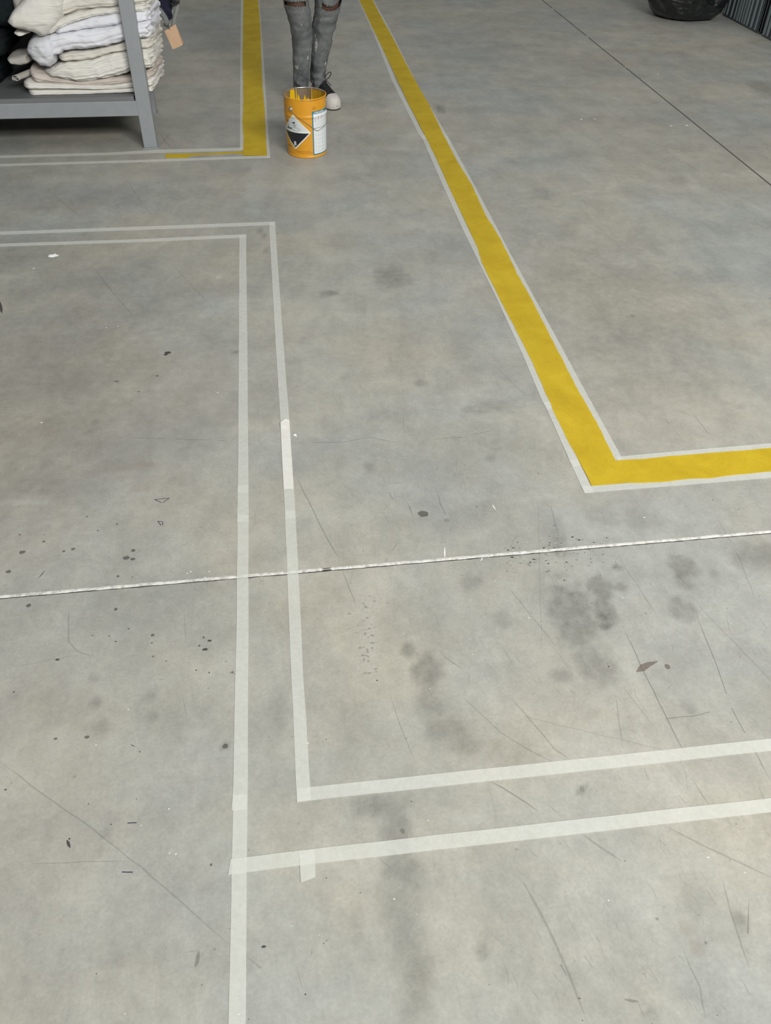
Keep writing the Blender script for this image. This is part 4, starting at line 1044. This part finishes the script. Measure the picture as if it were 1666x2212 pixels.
for s in (-1, 1):
    Bd.tube([(.272 + s * .074, 5.545, 1.70), (.272 + s * .084, 5.550, 1.68), (.272 + s * .078, 5.545, 1.645)], [.010, .014, .008], 8)   # ears
    sh = Vector((.272 + s * .170, 5.555, 1.42)); el = Vector((.272 + s * .235, 5.575, 1.13)); wrst = Vector((.272 + s * .235, 5.49, .90))
    Bd.tube([sh + Vector((-s * .05, 0, 0)), sh, sh.lerp(el, .35), el, el.lerp(wrst, .3), wrst], [.05, .056, .048, .040, .041, .026], 16)
    dv = (wrst - el).normalized()
    palm = wrst + dv * .05
    Bd.tube([wrst, wrst + dv * .03, wrst + dv * .07, wrst + dv * .095], [.026, .034, .036, .028], 12)
    for q_, (off, ln_) in enumerate(((-.027, .068), (-.009, .078), (.009, .074), (.026, .058))):
        b0 = wrst + dv * .085 + Vector((0, off, off * .2)); inn = Vector((-s * .35, -.15, 0))
        Bd.tube([b0, b0 + dv * ln_ * .45 + inn * .012, b0 + dv * ln_ * .8 + inn * .05, b0 + dv * ln_ * .95 + inn * .085], [.0095, .009, .0085, .007], 8)
    t0 = wrst + dv * .03 + Vector((0, -.028, 0))
    Bd.tube([t0, t0 + Vector((-s * .012, -.022, -.02)), t0 + Vector((-s * .022, -.030, -.050))], [.012, .0105, .008], 8)
body0 = mesh('body', Bd.v, Bd.f, SKIN)
rm_ = body0.modifiers.new('r', 'REMESH'); rm_.mode = 'VOXEL'; rm_.voxel_size = .0065; rm_.use_smooth_shade = True
sm_ = body0.modifiers.new('s', 'SMOOTH'); sm_.factor = .5; sm_.iterations = 3
dg = bpy.context.evaluated_depsgraph_get(); me2 = bpy.data.meshes.new_from_object(body0.evaluated_get(dg))
bv = [v.co.copy() for v in me2.vertices]; bf = [tuple(p.vertices) for p in me2.polygons]
bpy.data.objects.remove(body0)
body = mesh('body', bv, bf, SKIN, person, True)
EYE = mat('eye_white', (.6, .6, .58), .3); IRIS = mat('dark_iris', (.02, .012, .01), .2)
for s in (-1, 1):
    e_ = MB(); c = Vector((.272 + s * .031, 5.452, 1.685))
    for r, m_, off in ((.0115, 0, 0), (.0055, 1, -.0085)):
        e_.loft([[c + Vector((r * math.sin(p) * math.cos(t), off - r * math.cos(p), r * math.sin(p) * math.sin(t))) for t in np.linspace(0, 2*math.pi, 12, endpoint=False)] for p in np.linspace(.05, 3.1, 8)], m_)
    e_.build('eye', [EYE, IRIS], person, True)
hr = MB()
hr.loft([ell((.272, 5.535 + dy, z), a, b, 30) for z, a, b, dy in [(1.64,.074,.062,.050),(1.68,.081,.084,.028),(1.72,.084,.096,.018),(1.755,.080,.100,.010),(1.785,.062,.082,.010),(1.806,.032,.042,.010),(1.81,.005,.006,.010)]])
hr.build('hair', HAIR, person, True)['label'] = 'short black hair'
tee = MB().loft([ell((.272, y, z), a, b, 40) for y, z, a, b in [(5.535,.94,.185,.134),(5.54,1.05,.172,.126),(5.545,1.18,.170,.122),(5.55,1.30,.186,.128),(5.55,1.40,.202,.120),(5.555,1.455,.172,.096),(5.555,1.49,.095,.078)]], 0, cap=False)
for s in (-1, 1):
    tee.tube([(.272 + s * .12, 5.555, 1.42), (.272 + s * .178, 5.556, 1.415), (.272 + s * .205, 5.562, 1.32), (.272 + s * .222, 5.57, 1.20)], [.070, .074, .066, .060], 20, 0, False)
tshirt = tee.build('t_shirt', SHIRT, person, True)
# sneakers
def sneaker(heel, toe, seed, bow):
    d = Vector((toe[0] - heel[0], toe[1] - heel[1], 0)); Ln = d.length; d.normalize(); s_ = Vector((-d.y, d.x, 0))
    root = Vector((heel[0], heel[1], 0))
    def P(t, w, z): return root + d * (t * Ln) + s_ * w + Vector((0, 0, z))
    T = [0, .04, .12, .25, .40, .55, .68, .80, .90, .96, 1.0]
    HW = [.006, .024, .034, .036, .037, .043, .049, .049, .042, .030, .006]
    HZ = [.072, .100, .112, .118, .114, .102, .088, .078, .070, .060, .040]
    hw = lambda t: float(np.interp(t, T, HW)); hz = lambda t: float(np.interp(t, T, HZ))
    tt = np.concatenate([np.linspace(0, .1, 8), np.linspace(.13, .85, 24), np.linspace(.87, 1, 12)])
    def outline(e, z): return [P(t, hw(t) + e, z) for t in tt] + [P(t, -hw(t) - e, z) for t in tt[::-1]]
    up_ = MB(); rings = []
    for t in tt:
        w, h = hw(t), hz(t); r = []
        for a in np.linspace(0, math.pi, 21):
            ca, sa = math.cos(a), math.sin(a)
            r.append(P(t, w * math.copysign(abs(ca) ** .7, ca), .022 + (h - .022) * sa ** .85))
        rings.append(r)
    keep = [i for i, t in enumerate(tt)]
    vs_ = [v for r in rings for v in r]; fs_ = []
    for i in range(len(rings) - 1):
        for j in range(20):
            if .06 < tt[i] < .27 and 6 <= j <= 13: continue          # foot opening
            fs_.append((i*21+j, (i+1)*21+j, (i+1)*21+j+1, i*21+j+1))
    shoe = MB().add(vs_, fs_).build('sneaker', SHOEB, person, True)
    md = shoe.modifiers.new('thickness', 'SOLIDIFY'); md.thickness = .0015
    shoe['label'] = 'black canvas sneaker with a white toe cap'
    so = MB(); so.loft([outline(.001, .006), outline(.005, .008), outline(.006, .018), outline(.005, .029), outline(-.003, .031)])
    so.build('sole', RUBW, shoe, True)
    MB().loft([outline(-.002, 0), outline(.002, .001), outline(.003, .0065), outline(-.002, .0068)]).build('outsole', SOLEB, shoe)
    tc = MB(); rings = []
    for t in np.linspace(.83, 1.0, 14):
        r = []
        for a in np.linspace(0, math.pi, 21):
            ca, sa = math.cos(a), math.sin(a); tq = t - .045 * (sa ** 2) * (1 - (t - .83) / .17) * .7 + .02 * (1 - sa) * (1 - (t - .83) / .17)
            w, h = hw(min(tq, 1)) + .005, hz(min(tq, 1)) + .005
            r.append(P(tq * 1.018 - .003, w * math.copysign(abs(ca) ** .7, ca), .022 + (h - .022) * sa ** .85))
        rings.append(r)
    rings.append([P(1.022, 0, .030)] * 21)
    tc.loft(rings, 0, cap=False, closed=False).build('toe_cap', RUBW, shoe, True)['label'] = 'dusty white rubber toe cap'
    tg_ = MB(); rings = []
    for t, w, z in ((.52, .020, .098), (.42, .023, .113), (.34, .025, .132), (.30, .024, .152), (.29, .016, .158)):
        rings.append([P(t, -w, z - .006), P(t, -w * .5, z), P(t, 0, z + .002), P(t, w * .5, z), P(t, w, z - .006), P(t - .02, w, z - .009), P(t - .02, 0, z - .002), P(t - .02, -w, z - .009)])
    tg_.loft(rings).build('tongue', SHOEB, shoe, True)
    MB().add([P(.345, -.013, .138), P(.345, .013, .138), P(.325, .013, .147), P(.325, -.013, .147)], [(0, 1, 2, 3), (3, 2, 1, 0)]).build('tongue_label', STG, shoe)
    lc = MB()
    for i in range(6):
        t = .40 + i * .062; z = hz(t) + .004
        lc.tube([P(t, -.024, z - .008), P(t + .01, 0, z + .004), P(t + .02, .024, z - .008)], .0026, 6)
        lc.tube([P(t + .02, -.024, z - .009), P(t + .01, 0, z + .005), P(t, .024, z - .008)], .0026, 6)
    if bow:
        for sgn in (1,):
            b0 = P(.38, 0, hz(.38) + .012)
            lc.tube([b0 + s_ * (sgn * (-.002 + .058 * math.sin(a / 2) ** 1.2)) + Vector((0, 0, .020 * math.sin(a) + .030 * math.sin(a / 2))) + d * (.010 * math.sin(a)) for a in np.linspace(0, 2 * math.pi * .96, 22)], .0026, 6)
            lc.tube([b0, b0 + s_ * sgn * .02 + d * .02 + Vector((0, 0, -.002)), b0 + s_ * sgn * .035 + d * .045 + Vector((0, 0, -.025))], .0024, 6)
    lc.build('laces', LACE, shoe, True)
    return shoe
sneaker((.283, 5.655), (.388, 5.375), 1, True)
sneaker((.190, 5.600), (.168, 5.302), 2, False)

# ------------------------------------------------------------------ rubbish bag
BAG = mat('black_bin_liner', (0.007, 0.009, 0.009), 0.2, spec=0.7)
bump(BAG, math_(BAG, 'ADD', noise_tex(BAG, coords(BAG, (1, 1, .6)), 4, 1.5, .45, .9), math_(BAG, 'MULTIPLY', noise_tex(BAG, coords(BAG, (.6, .6, 1.3), (.4, .3, .2)), 11, 1.5, .45, 1.2), .3)), .55, .09)
def bag():
    c = Vector((3.622, 7.77, 0)); nu, nv_ = 200, 150; rings = []
    prof_ = [(0, .02), (.0, .20), (.012, .262), (.04, .290), (.10, .312), (.18, .335), (.28, .340), (.38, .325), (.48, .27), (.56, .18), (.61, .09), (.64, .05), (.67, .055), (.72, .085), (.75, .11)]
    L_ = np.linspace(0, len(prof_) - 1, nv_)
    for i in range(nv_):
        z = float(np.interp(L_[i], range(len(prof_)), [p[0] for p in prof_])); r0 = float(np.interp(L_[i], range(len(prof_)), [p[1] for p in prof_])); ring = []
        for k in range(nu):
            t = 2 * math.pi * k / nu; x, y = math.cos(t), math.sin(t)
            n1 = noise.noise((x * 1.6, y * 1.6, z * 3)); n2 = 1 - abs(noise.noise((x * 2.2 + z * 3, y * 2.2 - z * 2, z * 5 + 4))) * 2.4; n3 = 1 - abs(noise.noise((x * 7, y * 7 + z * 5, z * 14 + 9))) * 2
            sw = min(1, z / .05 + .12)
            r = r0 * (1 + (.13 * n1 + .085 * n2 + .022 * n3 - .03) * (.35 + .65 * sw))
            lean = .28 * max(0, z - .02) * (x > 0) * x
            ring.append(c + Vector((x * r * (1.0 if x < 0 else 1.0) + lean, y * r * .92, max(.002, z + (.020 * n2 + .006 * n3) * sw))))
        rings.append(ring)
    b = MB().loft(rings).build('rubbish_bag', BAG, None, True)
    return tag(b, 'full black plastic rubbish bag on the floor at the top right', 'rubbish bag')
bag()

# ------------------------------------------------------------------ plastic crates
CR = mat('blue_grey_crate_plastic', (0.20, 0.24, 0.255), 0.42)
CRD = mat('dark_grey_crate_plastic', (0.075, 0.090, 0.095), 0.5)
def crate_parts(y0, y1, label):
    x0, x1, h = 3.975, 4.575, .42
    r = empty('plastic_crate', (x0 + .3, (y0 + y1) / 2, 0), label, 'crate', 'plastic crates along the right side')
    b = MB(); w = .012
    b.box((x0 + .014, y0 + .014, .006), (x1 - .014, y1 - .014, .020), 0)
    b.box((x0 + .014, y0 + .014, .006), (x0 + .014 + w, y1 - .014, h), 0); b.box((x1 - .014 - w, y0 + .014, .006), (x1 - .014, y1 - .014, h), 0)
    b.box((x0 + .014, y0 + .014, .006), (x1 - .014, y0 + .014 + w, h), 0); b.box((x0 + .014, y1 - .014 - w, .006), (x1 - .014, y1 - .014, h), 0)
    b.build('box_wall', CRD, r)
    MB().box((x0 - .004, y0 - .004, h - .035), (x1 + .004, y0 + .016, h), 0, .003).box((x0 - .004, y1 - .016, h - .035), (x1 + .004, y1 + .004, h), 0, .003).box((x0 - .004, y0 + .012, h - .035), (x0 + .016, y1 - .012, h), 0, .003).box((x1 - .016, y0 + .012, h - .035), (x1 + .004, y1 - .012, h), 0, .003).build('top_rim', CR, r)
    MB().box((x0 + .004, y0 + .004, 0), (x1 - .004, y1 - .004, .022), 0, .004).build('base_rim', CRD, r)
    n = 0
    frac = [(.0, .045), (.085, .12), (.20, .235), (.31, .335), (.375, .425), (.455, .48), (.52, .545), (.575, .625), (.665, .69), (.765, .80), (.88, .915), (.955, 1.0)]
    for a, b_ in frac:
        ya, yb = y1 - (y1 - y0) * b_, y1 - (y1 - y0) * a
        MB().box((x0, ya, .012), (x0 + .020, yb, h - .02), 0, .003).build('rib', CR, r)
    for a, b_ in frac[::2]:
        xa, xb = x0 + (x1 - x0) * a, x0 + (x1 - x0) * b_
        MB().box((xa, y0, .012), (xb, y0 + .020, h - .02), 0, .003).build('rib', CR, r)
    hb = MB().box((x0 + .005, y0 + (y1 - y0) * .32, .235), (x0 + .016, y0 + (y1 - y0) * .66, .252), 0, .002); hb.build('handle_lip', CR, r)
    return r
crate_parts(7.11, 7.785, 'blue-grey ribbed plastic crate farther back, right of the black rubbish bag')
crate_parts(6.36, 7.035, 'blue-grey ribbed plastic crate at the right picture edge, nearer than its neighbour')

# ------------------------------------------------------------------ litter
PAPER = mat('white_paper', (0.78, 0.78, 0.76), 0.8)
def scrap(px, py, r, label, el, seed):
    c = at(px, py); K = 22; v = [c + Vector((0, 0, .006))]; f = []
    for rr in (.5, 1):
        for k in range(K):
            t = 2 * math.pi * k / K; q_ = r * rr * (1 + .4 * noise.noise((math.cos(t) * 2, math.sin(t) * 2, seed)))
            v.append(c + Vector((q_ * el * math.cos(t), q_ * math.sin(t), .0012 + .006 * abs(noise.noise((math.cos(t) * 3 * rr, math.sin(t) * 3, seed))))))
    f = [(0, 1 + k, 1 + (k+1) % K) for k in range(K)] + [(1 + k, 1 + K + k, 1 + K + (k+1) % K, 1 + (k+1) % K) for k in range(K)]
    return tag(mesh('paper_scrap', v, f, PAPER), label, 'litter')
scrap(115, 553.5, .016, 'small torn white paper scrap lying inside the upper left taped corner', 1.35, 3)
scrap(637, 941, .0055, 'tiny white crumb beside the lifted tape end', 1.0, 8)
